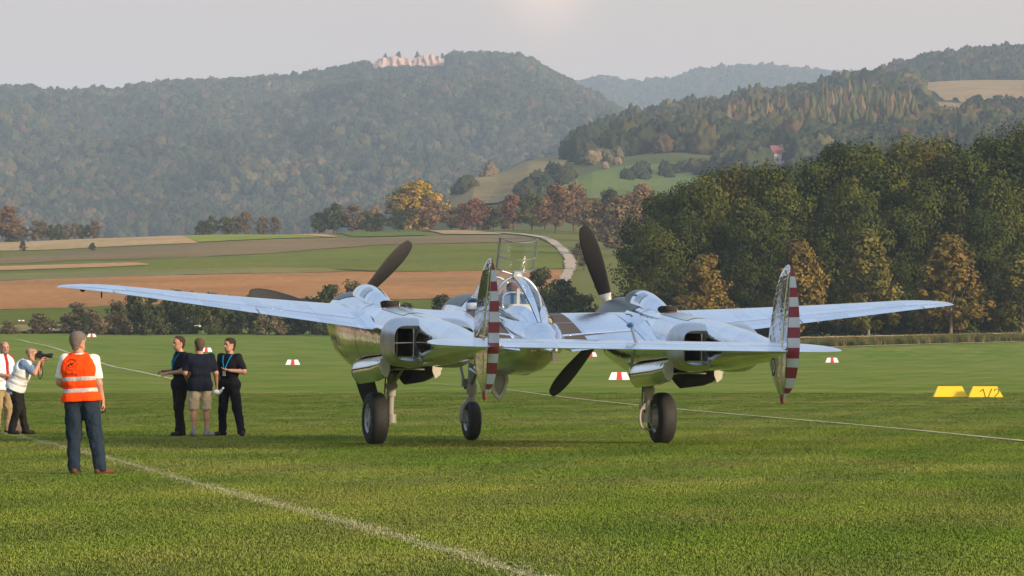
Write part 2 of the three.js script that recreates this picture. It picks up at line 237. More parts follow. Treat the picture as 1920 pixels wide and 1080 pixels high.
band('dry_meadow', [[844, 378, 394], [880, 342, 390], [933, 330, 384], [990, 305, 366], [1040, 294, 332], [1064, 291.5, 305]], [0.30, 0.24, 0.11], 0.8, { ...onB, gu: 40, gv: 60 });
band('green_meadow', [[1052, 354, 388], [1080, 340, 392], [1110, 326, 392], [1150, 317, 392], [1200, 312, 390], [1280, 308, 388], [1356, 305, 380]], [0.17, 0.22, 0.055], 0.9, { ...onB, gu: 40, gv: 60 });
band('hill_field', [[1712, 160, 163], [1760, 156, 182], [1800, 154, 196], [1850, 153, 200], [1950, 152, 196]], [0.46, 0.32, 0.16], 1.2, { ...onB, gu: 40, gv: 60 });
band('hill_field', [[1755, 197, 203], [1800, 198, 209], [1872, 206, 212]], [0.42, 0.29, 0.15], 1.6, { ...onB, gu: 40, gv: 60 });

// forest crowns: lumpy broadleaf heads and narrow conifers, too many to count
function crownBlob(seed, tall, conifer) {
  const g0 = new THREE.IcosahedronGeometry(1, 6), g = mergeVertices((g0.deleteAttribute('normal'), g0.deleteAttribute('uv'), g0)), p = g.attributes.position;
  for (let i = 0; i < p.count; i++) {
    const v = V(p.getX(i), p.getY(i), p.getZ(i)).normalize();
    let r = 1 + 0.24 * n3(v.x * 1.6 + seed, v.y * 1.6, v.z * 1.6) + 0.14 * n3(v.x * 4 + seed, v.y * 4, v.z * 4) + 0.08 * n3(v.x * 9 + seed, v.y * 9, v.z * 9);
    if (conifer) { const t = (v.y + 1) / 2; r *= 1; p.setXYZ(i, v.x * r * (1.15 - t) * 1.05, (t * 2 - 0.2) * tall + 0.12 * n3(v.x * 6, v.y * 9 + seed, v.z * 6), v.z * r * (1.15 - t) * 1.05); }
    else p.setXYZ(i, v.x * r, v.y * r * tall * (v.y < 0 ? 0.8 : 1), v.z * r);
  }
  g.computeVertexNormals(); return g;
}
const blobs = [crownBlob(1, 1.05), crownBlob(7, 1.25), crownBlob(15, 0.95)], cones = [crownBlob(3, 2.1, true), crownBlob(8, 2.5, true)];
const crownMat = matte();
function inPoly(P, u, v) { let c = false; for (let i = 0, j = P.length - 1; i < P.length; j = i++) if ((P[i][1] > v) !== (P[j][1] > v) && u < (P[j][0] - P[i][0]) * (v - P[i][1]) / (P[j][1] - P[i][1]) + P[i][0]) c = !c; return c; }
function forest(name, label, f, u0, u1, d0, d1, density, size, choose, seed) {
  const r = rng(seed), kinds = [...blobs, ...cones], lists = kinds.map(() => []), area = bearing(u1) - bearing(u0);
  const n = Math.floor(area * (d1 * d1 - d0 * d0) / 2 * density);
  for (let i = 0; i < n; i++) {
    const d = Math.sqrt(lerp(d0 * d0, d1 * d1, r())), u = lerp(u0, u1, r()), x = bearing(u) * d, z = -d, y = f(x, z), [pu, pv] = pix(x, y, z);
    const c = choose(pu, pv, r, x, z); if (!c) continue;
    const k = c.kind ?? Math.floor(r() * 3), s = size * (c.s ?? 1) * (0.7 + 0.65 * r());
    lists[k].push([x, y + s * (c.up ?? 0.55), z, s, r() * 6.28, c.col, c.tall ?? (0.85 + 0.4 * r())]);
  }
  const host = new THREE.Group(); host.name = name; scene.add(host); tag(host, label, 'forest', null, 'stuff');
  const m = new THREE.Matrix4(), q = new THREE.Quaternion(), e = new THREE.Color();
  lists.forEach((L, k) => { if (!L.length) return; const im = new THREE.InstancedMesh(kinds[k], crownMat, L.length); im.name = 'tree_crowns'; im.userData.kind = 'stuff'; L.forEach((t, i) => { q.setFromAxisAngle(V(0, 1, 0), t[4]); m.compose(V(t[0], t[1], t[2]), q, V(t[3], t[3] * t[6], t[3])); im.setMatrixAt(i, m); im.setColorAt(i, e.setRGB(...t[5])); }); host.add(im); });
}
const autumn = (r, warm = 0.25, k = 1, x = 0, z = 0) => { const pt = x ? fbm2(x * 0.0035, z * 0.0030, 3) : 0; warm = clamp(warm + 0.35 * pt, 0.03, 0.8); k *= 1 + 0.35 * pt; const a = r(), b = (0.75 + 0.5 * r()) * k; const c = a < warm * 0.4 ? [0.082, 0.056, 0.030] : a < warm ? [0.080, 0.070, 0.029] : a < warm + 0.3 ? [0.047, 0.055, 0.023] : [0.032, 0.042, 0.021]; return c.map((v) => v * b); };
forest('mountain_forest', 'hazy deciduous forest covering the long mountain', hillC, -60, 1420, 3350, 5750, 0.024, 4.1, (u, v, r, x, z) => { const by = u > 694 && u < 838; if (by && v < 129 && v > 112) return null; return { col: autumn(r, 0.22, 0.95, x, z), s: by && v < 160 ? 0.5 : 0.75 + 0.45 * r() }; }, 31);
forest('mountain_forest', 'forest on the mountain slope beyond the left edge of the picture', hillC, -5200, -60, 3400, 5700, 0.0022, 9, (u, v, r) => ({ col: autumn(r, 0.3) }), 32);
forest('distant_forest', 'blue forest on the farthest ridge', hillD, 1040, 1720, 6900, 8300, 0.010, 6.5, (u, v, r) => ({ col: autumn(r, 0.15) }), 33);
const fields = [[[838, 396], [843, 376], [880, 338], [933, 324], [990, 297], [1064, 284], [1070, 306], [1046, 336], [1000, 370], [936, 392]], [[1050, 420], [1046, 352], [1080, 336], [1110, 322], [1150, 314], [1200, 309], [1280, 305], [1362, 301], [1362, 420]], [[1706, 168], [1712, 140], [1990, 140], [1990, 222], [1880, 238], [1800, 234], [1752, 222], [1722, 194]], [[1750, 205], [1752, 194], [1800, 195], [1880, 203], [1880, 214], [1800, 213]]];
forest('hill_forest', 'mixed forest of broadleaf trees and warm tinted conifers on the right hill', hillB, 830, 2150, 1900, 3420, 0.0185, 4.6, (u, v, r, x, z) => {
  if (u < 1062 || -z < 2080 && u < 1362) return null; if (fields.some((P) => inPoly(P, u, v))) return null;
  if (u > 1428 && u < 1494 && v > 296 && v < 352) return null;
  const con = u > 1290 && u < 1720 && v < 268 && v > table(ridgeB, u) + 44 && n2(x * 0.006, z * 0.004) > -0.35;
  if (con && r() < 0.72) { const pale = r() < 0.22; return { kind: 3 + (r() < 0.5 ? 1 : 0), s: 0.62, up: 0.1, tall: 0.85 + 0.4 * r(), col: pale ? [0.16, 0.115, 0.06] : [0.07, 0.068, 0.028].map((c) => c * (0.8 + 0.5 * r())) }; }
  return { col: autumn(r, u > 1200 && v < 260 ? 0.35 : 0.15, 0.95, x, z), s: 0.75 + 0.5 * r() };
}, 34);
forest('hilltop_forest', 'dark forest on the hilltop at the upper right', hillE, 1560, 2150, 3480, 4260, 0.017, 5.2, (u, v, r) => ({ col: autumn(r, 0.2, 0.85) }), 35);
const bushSpots = [[[1800, 212], [1822, 196], [1870, 194], [1960, 198], [1960, 222], [1880, 216]], [[868, 336], [880, 318], [905, 310], [930, 318], [930, 334]], [[838, 366], [846, 342], [872, 338], [892, 352], [890, 366]], [[965, 372], [985, 352], [1030, 335], [1060, 322], [1075, 330], [1065, 348], [1015, 378]], [[1080, 318], [1094, 300], [1160, 296], [1160, 311], [1110, 322]], [[1186, 344], [1188, 332], [1212, 324], [1214, 343]], [[1160, 346], [1162, 338], [1178, 338], [1178, 346]], [[1243, 338], [1250, 322], [1283, 322], [1283, 338]], [[1288, 335], [1300, 322], [1345, 318], [1350, 334]], [[1130, 415], [1135, 395], [1300, 390], [1300, 410]]];
forest('hillside_bushes', 'clumps of bushes and hedgerow trees between the meadows', hillB, 830, 1980, 1560, 3300, 0.022, 3.8, (u, v, r) => (bushSpots.some((P) => inPoly(P, u, v)) ? { s: 0.62, col: u > 1090 && u < 1165 && v < 325 ? (r() < 0.5 ? [0.20, 0.14, 0.085] : [0.10, 0.09, 0.04]) : u > 860 && u < 935 && v < 336 ? [0.15, 0.105, 0.055] : autumn(r, 0.1, 0.8) } : null), 36);
{ // the pale rock face on the crest
  const spots = [[703, 121, 126, 0], [722, 104, 126, 1], [760, 106, 124, 2], [795, 103, 123, 3], [828, 102, 121, 4]];
  const rock = std([0.50, 0.345, 0.265], 0.95, 0, { map: repeated(dataTex(256, (u, v) => 0.86 + 0.22 * (tileNoise(u, v, 14) * 0.6 + tileNoise(u * 1, v, 46, 3) * 0.6)), 1 / 18, 1 / 24) });
  const cliff = (u0, u1, vt, vb, seed, label) => { const N = 46, M = 14, d = 5480; const g = sheet(M, N, (s, t) => { const u = lerp(u0, u1, s), e = Math.pow(Math.sin(Math.PI * clamp(s, 0.02, 0.98)), 0.35), top = lerp(vb, vt + 2 * n2(s * 9, seed), e), v = lerp(top, vb + 34, t), dd = d - 3.2 * n2(s * 4 + seed, t * 2.5) - 1.5 * n2(s * 13, t * 9 + seed) - t * 22; return at(u, v, dd - 40); }); const p = g.attributes.position, q = g.attributes.uv; for (let i = 0; i < p.count; i++) q.setXY(i, p.getX(i), p.getY(i)); tag(struct('rock_face', g, rock), label); };
  cliff(700, 776, 106, 124, 1, 'left half of the pale limestone cliff on the mountain crest');
  cliff(772, 834, 103, 122, 5, 'taller right half of the pale limestone cliff on the mountain crest');
  cliff(862, 884, 103, 117, 9, 'small pale outcrop right of the main cliff');
}

// ---------------------------------------------------------------- trees built leaf by leaf
// outline(t): half width of the crown at height t (0..1), as a share of the widest half width
const SHAPES = {
  broad: (t) => Math.pow(Math.sin(Math.PI * Math.pow(clamp(t * 0.94 + 0.05, 0, 1), 0.85)), 0.62),
  cone: (t) => Math.pow(clamp(t * 9, 0, 1), 0.6) * Math.pow(1 - t * 0.97, 0.62) * 1.12,
  loose: (t) => Math.pow(Math.sin(Math.PI * clamp(t * 0.9 + 0.08, 0, 1)), 0.8),
  shrub: (t) => Math.pow(1 - t * 0.96, 0.5) };
function crownLeaves(seed, H, W, base, shape, clumps, leaves, size, tint, clumpR = 0.16) {
  const r = rng(seed), P = [], C = [], f = SHAPES[shape], ph = r() * 9;
  for (let c = 0; c < clumps; c++) {
    const t = Math.pow(r(), 0.9), a = r() * 6.283, lump = 1 + 0.24 * n2(Math.cos(a) * 1.3 + ph, t * 3 + Math.sin(a)), rad = W / 2 * f(t) * lump, q = Math.pow(r(), 0.38) * 0.93;
    const cx = Math.cos(a) * rad * q, cz = Math.sin(a) * rad * q, cy = base + t * (H - base) * (0.95 + 0.05 * lump), cr = W * clumpR * (0.55 + 0.75 * r());
    const shade = 0.8 + 0.45 * r(), hue = r();
    for (let l = 0; l < leaves; l++) {
      const u = r() * 2 - 1, b = r() * 6.283, s = Math.sqrt(1 - u * u), k = 0.55 + 0.5 * Math.sqrt(r()), n = V(Math.cos(b) * s, u * 0.75, Math.sin(b) * s);
      const x = cx + n.x * cr * k, y = Math.max(base * 0.75 + 0.05, cy + n.y * cr * k), z = cz + n.z * cr * k;
      const d = V(n.x + (r() - 0.5) * 0.9, n.y + 0.3 + (r() - 0.5) * 0.9, n.z + (r() - 0.5) * 0.9).normalize(), e1 = V(d.y, d.z, d.x).cross(d).normalize(), e2 = d.clone().cross(e1), w = size * (0.6 + 0.8 * r()), h = w * (0.9 + 0.7 * r());
      const A = [x - e1.x * w / 2, y - e1.y * w / 2, z - e1.z * w / 2], B = [x + e2.x * h / 2 + d.x * w * 0.2, y + e2.y * h / 2, z + e2.z * h / 2], D = [x + e1.x * w / 2, y + e1.y * w / 2, z + e1.z * w / 2], E = [x - e2.x * h / 2 + d.x * w * 0.2, y - e2.y * h / 2, z - e2.z * h / 2];
      P.push(...A, ...D, ...B, ...A, ...E, ...D);
      const c3 = tint(hue).map((v) => v * shade * (0.9 + 0.2 * r())); for (let i = 0; i < 6; i++) C.push(...c3);
    }
  }
  const g = new THREE.BufferGeometry(); g.setAttribute('position', new THREE.Float32BufferAttribute(P, 3)); g.setAttribute('color', new THREE.Float32BufferAttribute(C, 3)); g.computeVertexNormals(); return g;
}
function trunkGeo(seed, H, W, base, thick) {
  const r = rng(seed + 500), L = [], top = base + (H - base) * 0.6; let p = [0, -0.4, 0], n = 5;
  for (let i = 1; i <= n; i++) { const q = [(r() - 0.5) * W * 0.05 * i / n, top * i / n, (r() - 0.5) * W * 0.05 * i / n]; L.push(tubeAt(p, q, thick * (1 - 0.16 * (i - 1)), thick * (1 - 0.16 * i), 8)); p = q; }
  for (let i = 0; i < 9; i++) { const a = r() * 6.28, y0 = base * 0.8 + r() * (top - base) * 0.8, l = W * (0.22 + 0.2 * r()), m = [Math.cos(a) * l * 0.5, y0 + l * 0.4, Math.sin(a) * l * 0.5], e = [Math.cos(a) * l, y0 + l * (0.7 + 0.4 * r()), Math.sin(a) * l]; L.push(tubeAt([0, y0, 0], m, thick * 0.4, thick * 0.25, 6), tubeAt(m, e, thick * 0.25, thick * 0.08, 6)); }
  return merge(L);
}
const bark = std([0.085, 0.062, 0.045], 0.95), barkPale = std([0.20, 0.15, 0.11], 0.95);
const leafMaterial = matte({ vertexColors: true, roughness: 0.8, specularIntensity: 0.25 });
const mixc = (a, b, t) => a.map((v, i) => lerp(v, b[i], t));
const TINT = {
  dark: (h) => mixc([0.020, 0.034, 0.006], [0.060, 0.072, 0.010], h),
  olive: (h) => mixc([0.026, 0.042, 0.007], [0.088, 0.094, 0.012], h),
  yellow: (h) => mixc([0.04, 0.048, 0.009], [0.15, 0.120, 0.018], h),
  amber: (h) => mixc([0.080, 0.064, 0.014], [0.19, 0.125, 0.027], h),
  limegreen: (h) => mixc([0.058, 0.062, 0.012], [0.155, 0.126, 0.024], h),
  gold: (h) => (h < 0.22 ? [0.07, 0.078, 0.014] : mixc([0.19, 0.135, 0.018], [0.42, 0.26, 0.026], h)),
  red: (h) => mixc([0.085, 0.045, 0.020], [0.21, 0.088, 0.042], h),
  rust: (h) => mixc([0.09, 0.06, 0.024], [0.22, 0.12, 0.058], h),
  brown: (h) => mixc([0.075, 0.060, 0.026], [0.17, 0.115, 0.055], h),
  bushgreen: (h) => mixc([0.028, 0.038, 0.011], [0.065, 0.072, 0.020], h),
  bushbrown: (h) => mixc([0.07, 0.062, 0.026], [0.165, 0.13, 0.065], h),
  pale: (h) => mixc([0.17, 0.12, 0.06], [0.36, 0.24, 0.14], h) };
const models = {};
function model(kind, tint, variant) {
  const key = kind + tint + variant; if (models[key]) return models[key];
  const K = { wood: [20, 14, 1.6, 'broad', 98, 150, 0.31, 0.165, 0.3], lime: [11, 8.2, 1.4, 'cone', 120, 62, 0.30, 0.10, 0.2], orchard: [8, 7, 1.7, 'broad', 62, 46, 0.34, 0.14, 0.2], shrub: [4.6, 4.8, 0.15, 'shrub', 60, 52, 0.22, 0.14, 0.09], loose: [6, 5, 0.8, 'loose', 50, 40, 0.26, 0.13, 0.1], big: [13, 14, 2.0, 'broad', 170, 72, 0.40, 0.105, 0.45] }[kind];
  const seed = 100 + variant * 17 + kind.length * 31 + tint.length * 7 + tint.charCodeAt(0), [H, W, b, sh, nc, nl, sz, cr, th] = K;
  return models[key] = { H, W, crown: crownLeaves(seed, H, W, b, sh, nc, nl, sz, TINT[tint], cr), trunk: trunkGeo(seed, H, W, b, th) };
}
// a tree whose foot and crown are given by photo pixels at a distance: [u, foot v or null for the ground there, height px, width px]
function tree(name, cat, label, kind, tint, variant, u, d, hpx, wpx, group, opts = {}) {
  const m = model(kind, tint, variant), [a] = sight(u, 540), x = a * d, z = -d, y = (opts.surf ?? ground)(x, z), H = hpx * d / F, W = wpx * d / F;
  const t = thing(name, label, cat, [x, y - 0.1, z], (variant * 2.1 + u * 0.37) % 6.28, group);
  const s = V(W / m.W, H / m.H, W / m.W);
  for (const [n, g, mat] of [['trunk', m.trunk, opts.pale ? barkPale : bark], ['crown', m.crown, leafMaterial]]) part(n, g, mat, t).scale.copy(s);
  return t;
}
const top = (u, d, vTop) => { const [a] = sight(u, 540), p = pix(a * d, ground(a * d, -d), -d); return p[1] - vTop; };
// the wood at the right: tall trees, two rows, front trees, undergrowth
const wood = 'tall trees of the dark wood behind the right wing';
[[1218, 512, 418, 84, 'olive', 'leftmost tall tree of the right-hand wood, its flank reaching the orchard'], [1262, 516, 368, 100, 'olive', 'second tree from the left end of the wood, olive green'], [1318, 514, 334, 120, 'olive', 'rounded olive tree on the left shoulder of the wood, above the leftmost brown front tree'], [1385, 518, 312, 150, 'yellow', 'yellow-topped tree on the left shoulder of the wood'], [1450, 516, 310, 150, 'olive', 'broad dark tree left of the right tail fin and above it'], [1532, 520, 296, 150, 'dark', 'dark tree rising right above the right tail fin'], [1592, 522, 270, 150, 'dark', 'tallest dark crown at the middle of the wood'], [1655, 516, 296, 160, 'olive', 'broad olive crown in the middle of the wood, above the narrow green front tree'], [1742, 522, 268, 145, 'yellow', 'golden-topped tree in the skyline of the wood at the right'], [1810, 518, 282, 160, 'dark', 'dark crown right of the golden-topped tree'], [1882, 522, 256, 160, 'dark', 'dark tall tree near the right edge of the picture'], [1950, 520, 246, 150, 'olive', 'tall tree cut by the right edge of the picture']].forEach(([u, d, v, w, tint, label], i) => tree('deciduous_tree', 'tree', label, 'wood', tint, i % 3, u, d, top(u, d, v) * 0.96, w * 1.3, wood));
[[1240, 370, 'dark'], [1290, 352, 'dark'], [1350, 330, 'dark'], [1420, 322, 'dark'], [1492, 322, 'dark'], [1565, 285, 'dark'], [1625, 282, 'olive'], [1700, 276, 'olive'], [1775, 276, 'dark'], [1846, 268, 'olive'], [1915, 250, 'dark'], [1985, 245, 'dark']].forEach(([u, v, tint], i) => tree('deciduous_tree', 'tree', 'tall tree in the hidden second row of the wood', 'wood', tint, (i + 1) % 3, u, 538 + (i % 3) * 4, top(u, 540, v), 165, 'trees of the second row of the wood'));
[[1236, 440, 'olive', 'low olive tree at the left foot of the wood'], [1290, 412, 'dark', 'dark tree below the rounded olive one on the left shoulder of the wood'], [1352, 425, 'olive', 'olive tree between the first and second front trees'], [1415, 392, 'dark', 'dark tree above the gap left of the right tail fin'], [1466, 420, 'olive', 'olive tree just left of the amber tree behind the right tail fin'], [1562, 402, 'dark', 'dark tree between the amber and the narrow green front trees'], [1600, 352, 'olive', 'olive tree rising behind the narrow green front tree'], [1690, 396, 'dark', 'dark tree right of the narrow green front tree'], [1732, 348, 'olive', 'olive tree left above the amber tree by the wing tip'], [1846, 404, 'dark', 'dark tree right of the amber tree by the wing tip'], [1872, 352, 'olive', 'olive tree below the tall dark one near the right edge'], [1956, 390, 'dark', 'dark tree at the right edge behind the last front tree']].forEach(([u, v, tint, label], i) => tree('deciduous_tree', 'tree', label, 'wood', tint, (i + 2) % 3, u, 504 + (i % 3) * 3, top(u, 506, v), 150, 'trees in the middle storey of the wood'));
[[1322, 478, 122, 'amber', 'brown-green rounded front tree left of the right tail fin'], [1497, 455, 118, 'amber', 'amber front tree right behind the right tail fin'], [1628, 434, 122, 'limegreen', 'narrow green conical front tree above the right wing, third of the front row'], [1782, 442, 130, 'amber', 'amber conical front tree beyond the right wing tip'], [1916, 478, 112, 'limegreen', 'green front tree cut by the right edge of the picture']].forEach(([u, v, w, tint, label], i) => tree('lime_tree', 'tree', label, 'lime', tint, i % 2, u, 488, top(u, 488, v), w * 1.22, 'front row of small conical trees before the wood', { pale: true }));
for (let i = 0; i < 24; i++) tree('undergrowth_bush', 'bush', 'dark bush of the undergrowth at the foot of the wood', 'shrub', 'dark', i % 2, 1200 + i * 33, 500 + (i % 3) * 4, 62 + (i * 37) % 41, 96, 'undergrowth bushes along the foot of the wood');
[[722, 7, 'leftmost tiny tree on top of the cliff'], [747, 10, 'second tiny tree on top of the cliff'], [783, 10, 'round tiny tree in the middle of the cliff top'], [829, 7, 'rightmost tiny tree on top of the cliff']].forEach(([u, h, l], i) => tree('cliff_tree', 'tree', l, 'shrub', 'bushgreen', i % 2, u, 5450, h + 3, h * 1.3, 'tiny trees on top of the cliff', { surf: () => at(u, 110, 5450)[1] }));
// trees along the crest of the fields
[[12, 62, 62, 'rust', 'orchard', 'large rust-brown tree at the far left edge on the crest'], [-8, 50, 40, 'brown', 'orchard', 'brown tree cut by the left edge on the crest'], [22, 20, 26, 'olive', 'shrub', 'low yellow-green bush under the large rust-brown tree at the left'], [42, 28, 22, 'brown', 'loose', 'small brown tree left of the far tent'], [66, 36, 24, 'brown', 'loose', 'pointed brown tree right behind the far tent'], [80, 35, 24, 'brown', 'loose', 'brown round tree next to the pointed one by the far tent'], [96, 26, 20, 'olive', 'loose', 'small olive tree left of the thin pole on the crest'], [110, 27, 18, 'olive', 'loose', 'olive-brown bush right of the thin pole on the crest'], [124, 25, 22, 'brown', 'loose', 'brown bush in the middle of the left crest hedge'], [140, 29, 20, 'brown', 'loose', 'taller brown bush in the right half of the left crest hedge'], [151, 24, 18, 'olive', 'loose', 'olive bush between two brown ones in the left crest hedge'], [164, 23, 16, 'bushgreen', 'loose', 'dark green bush second from the right end of the left crest hedge'], [178, 30, 22, 'brown', 'loose', 'rightmost brown bush of the left crest hedge'],
  [378, 24, 30, 'bushgreen', 'shrub', 'low dark bush at the left end of the middle crest hedge'], [396, 32, 28, 'olive', 'loose', 'olive tree at the left of the middle crest hedge'], [422, 31, 32, 'olive', 'loose', 'broad olive tree in the middle crest hedge'], [442, 32, 26, 'brown', 'loose', 'brown-green tree left of the tallest one in the middle crest hedge'], [461, 42, 28, 'brown', 'loose', 'tallest pointed tree of the middle crest hedge'], [492, 32, 26, 'brown', 'loose', 'round tree right of the gap in the middle crest hedge'], [516, 33, 20, 'brown', 'loose', 'narrow rightmost tree of the middle crest hedge'],
  [598, 38, 36, 'bushgreen', 'orchard', 'dark green tree at the left of the dark clump behind the left propeller'], [626, 53, 44, 'bushgreen', 'orchard', 'tallest dark green tree of the clump behind the left propeller'], [660, 50, 46, 'brown', 'orchard', 'olive-brown tree in the middle of the dark clump'], [688, 38, 30, 'olive', 'orchard', 'small olive tree in the dark clump'], [710, 34, 34, 'bushgreen', 'orchard', 'dark round tree at the right end of the dark clump'], [704, 54, 34, 'pale', 'loose', 'pale bare-looking tree standing behind the dark clump'],
  [784, 94, 104, 'gold', 'big', 'large golden-leaved tree on the crest, the brightest of all'], [807, 58, 54, 'rust', 'orchard', 'rust-brown tree right in front of the large golden tree'], [748, 40, 36, 'bushgreen', 'orchard', 'dark green tree at the lower left of the large golden tree']].forEach(([u, h, w, tint, kind, label], i) => tree(kind === 'shrub' ? 'bush' : 'crest_tree', kind === 'shrub' ? 'bush' : 'tree', label, kind, tint, i % 2, u, u === 704 ? 1255 : kind === 'big' ? 1235 : 1215, h + 4, w * 1.15, 'trees along the crest of the fields', {}));
// the orchard on the slope between the crest and the wood
[[846, 1205, 38, 38, 'brown', 'small brown orchard tree right of the large golden tree'], [868, 1230, 34, 36, 'brown', 'small brown orchard tree between the golden and the red tree'], [886, 1190, 56, 54, 'red', 'red-leaved orchard tree with a dark trunk, leftmost of the red ones'], [925, 1195, 40, 40, 'olive', 'low olive orchard tree between two red ones'], [906, 1240, 44, 40, 'red', 'reddish tree behind the low olive orchard tree'], [963, 1170, 60, 52, 'red', 'tall red orchard tree left of the raised canopy hatch'], [945, 1235, 46, 40, 'brown', 'brown tree behind the tall red orchard tree'], [997, 1150, 64, 46, 'olive', 'olive-brown orchard tree with a dark trunk by the gravel track'], [1042, 1120, 86, 66, 'rust', 'big rust-red orchard tree above the bend of the gravel track'], [1076, 1150, 84, 60, 'rust', 'rust-brown orchard tree right of the big rust-red one'], [1022, 1220, 58, 44, 'red', 'reddish tree behind the gravel track'], [1145, 1180, 72, 50, 'bushgreen', 'dark green tree at the top of the orchard right of the right propeller blade'], [1206, 1170, 84, 58, 'rust', 'rust-brown tree at the corner of the wood'], [1180, 1130, 70, 48, 'brown', 'brown orchard tree left of the rust tree by the wood'], [1112, 1060, 74, 66, 'brown', 'brown orchard tree right behind the upper right propeller blade'], [1162, 960, 104, 92, 'brown', 'large brown orchard tree between the right propeller blade and the wood'], [1196, 1000, 96, 70, 'rust', 'rust tree half hidden by the left flank of the wood'], [1128, 1120, 52, 44, 'olive', 'olive tree behind the large brown orchard tree'], [1095, 880, 50, 40, 'bushbrown', 'small brown bush beside the lower end of the gravel track']].forEach(([u, d, h, w, tint, label], i) => tree('orchard_tree', 'tree', label, 'orchard', tint, i % 2, u, d, h + 3, w * 1.2, 'autumn orchard trees'));
tree('bush', 'bush', 'small round tree on a thin stem at the left field edge', 'loose', 'bushgreen', 0, 43, 1055, 23, 15, 'lone bushes at the edge of the stubble field');
tree('bush', 'bush', 'lone dark bush at the edge of the stubble field', 'shrub', 'bushgreen', 1, 173, 1055, 15, 16, 'lone bushes at the edge of the stubble field');
// the hedge along the foot of the fields
[[18, 20, 34, 'bushbrown', 'low brown bush at the left edge of the hedge'], [78, 31, 54, 'bushbrown', 'small round brown bush left of the orange-vested man'], [143, 50, 66, 'bushbrown', 'round brown bush above the orange-vested man, left'], [178, 40, 46, 'bushbrown', 'brown bush right above the head of the orange-vested man'], [214, 56, 62, 'bushbrown', 'olive-brown bush right of the orange-vested man'], [252, 68, 60, 'bushgreen', 'green bush where the hedge grows taller'], [285, 76, 56, 'bushgreen', 'tall dark bush under the outer left wing'], [322, 73, 60, 'bushgreen', 'dark bush above the man facing left'], [357, 70, 58, 'bushgreen', 'dark bush above the man with his back turned'], [394, 68, 60, 'bushgreen', 'dark bush behind the hanging mast under the left wing'], [432, 64, 58, 'bushgreen', 'dark bush above the man on the right of the group'], [468, 64, 56, 'olive', 'olive bush under the middle of the left wing'], [505, 60, 56, 'bushbrown', 'brownish bush in the hedge under the left wing'], [542, 60, 54, 'bushgreen', 'dark bush near the white marker under the wing'], [580, 62, 56, 'bushgreen', 'last dark bush before the left engine'], [612, 84, 70, 'bushgreen', 'grey-green bush showing over the wing left of the left engine'], [655, 92, 70, 'bushbrown', 'bush showing just above the left engine cowling'], [828, 62, 60, 'bushgreen', 'bush tip showing left of the nose'], [880, 50, 60, 'bushgreen', 'bush hidden behind the nose'], [925, 70, 60, 'bushgreen', 'bush hidden behind the left fin'], [1018, 112, 78, 'bushgreen', 'tall dark bush right of the canopy'], [1062, 92, 84, 'bushgreen', 'dark bush between the canopy and the right engine'], [1104, 66, 66, 'bushgreen', 'lower dark bush left of the right engine'], [1150, 60, 60, 'bushgreen', 'dark bush behind the right engine'], [1190, 66, 60, 'bushbrown', 'bush at the corner of the wood behind the right engine'], [700, 62, 60, 'bushgreen', 'bush hidden behind the left engine'], [760, 50, 60, 'bushgreen', 'bush hidden behind the inner left wing']].forEach(([u, h, w, tint, label], i) => tree('hedge_bush', 'bush', label, 'shrub', tint, i % 2, u, 572 + (i % 3) * 5, h + 6, w * 1.2, 'bushes of the hedge below the fields'));
// trees beyond the left edge that the polished fins mirror
{
  const L = []; const r = rng(71); const host = new THREE.Group(); host.name = 'wood_edge'; scene.add(host); tag(host, 'edge of a wood beyond the left side of the airfield', 'wood', null, 'stuff');
  const im = new THREE.InstancedMesh(model('wood', 'dark', 0).crown, leafMaterial, 46), m = new THREE.Matrix4(), q = new THREE.Quaternion();
  for (let i = 0; i < 46; i++) { const t = i / 45, x = lerp(-98, -66, t) - 8 * r(), z = lerp(-30, -330, t); q.setFromAxisAngle(V(0, 1, 0), r() * 6); m.compose(V(x - (i % 2) * 9, ground(x, z) - 2, z), q, V(1.0, 0.95 + 0.25 * r(), 1.0)); im.setMatrixAt(i, m); }
  im.name = 'tree_crowns'; im.userData.kind = 'stuff'; host.add(im);
}

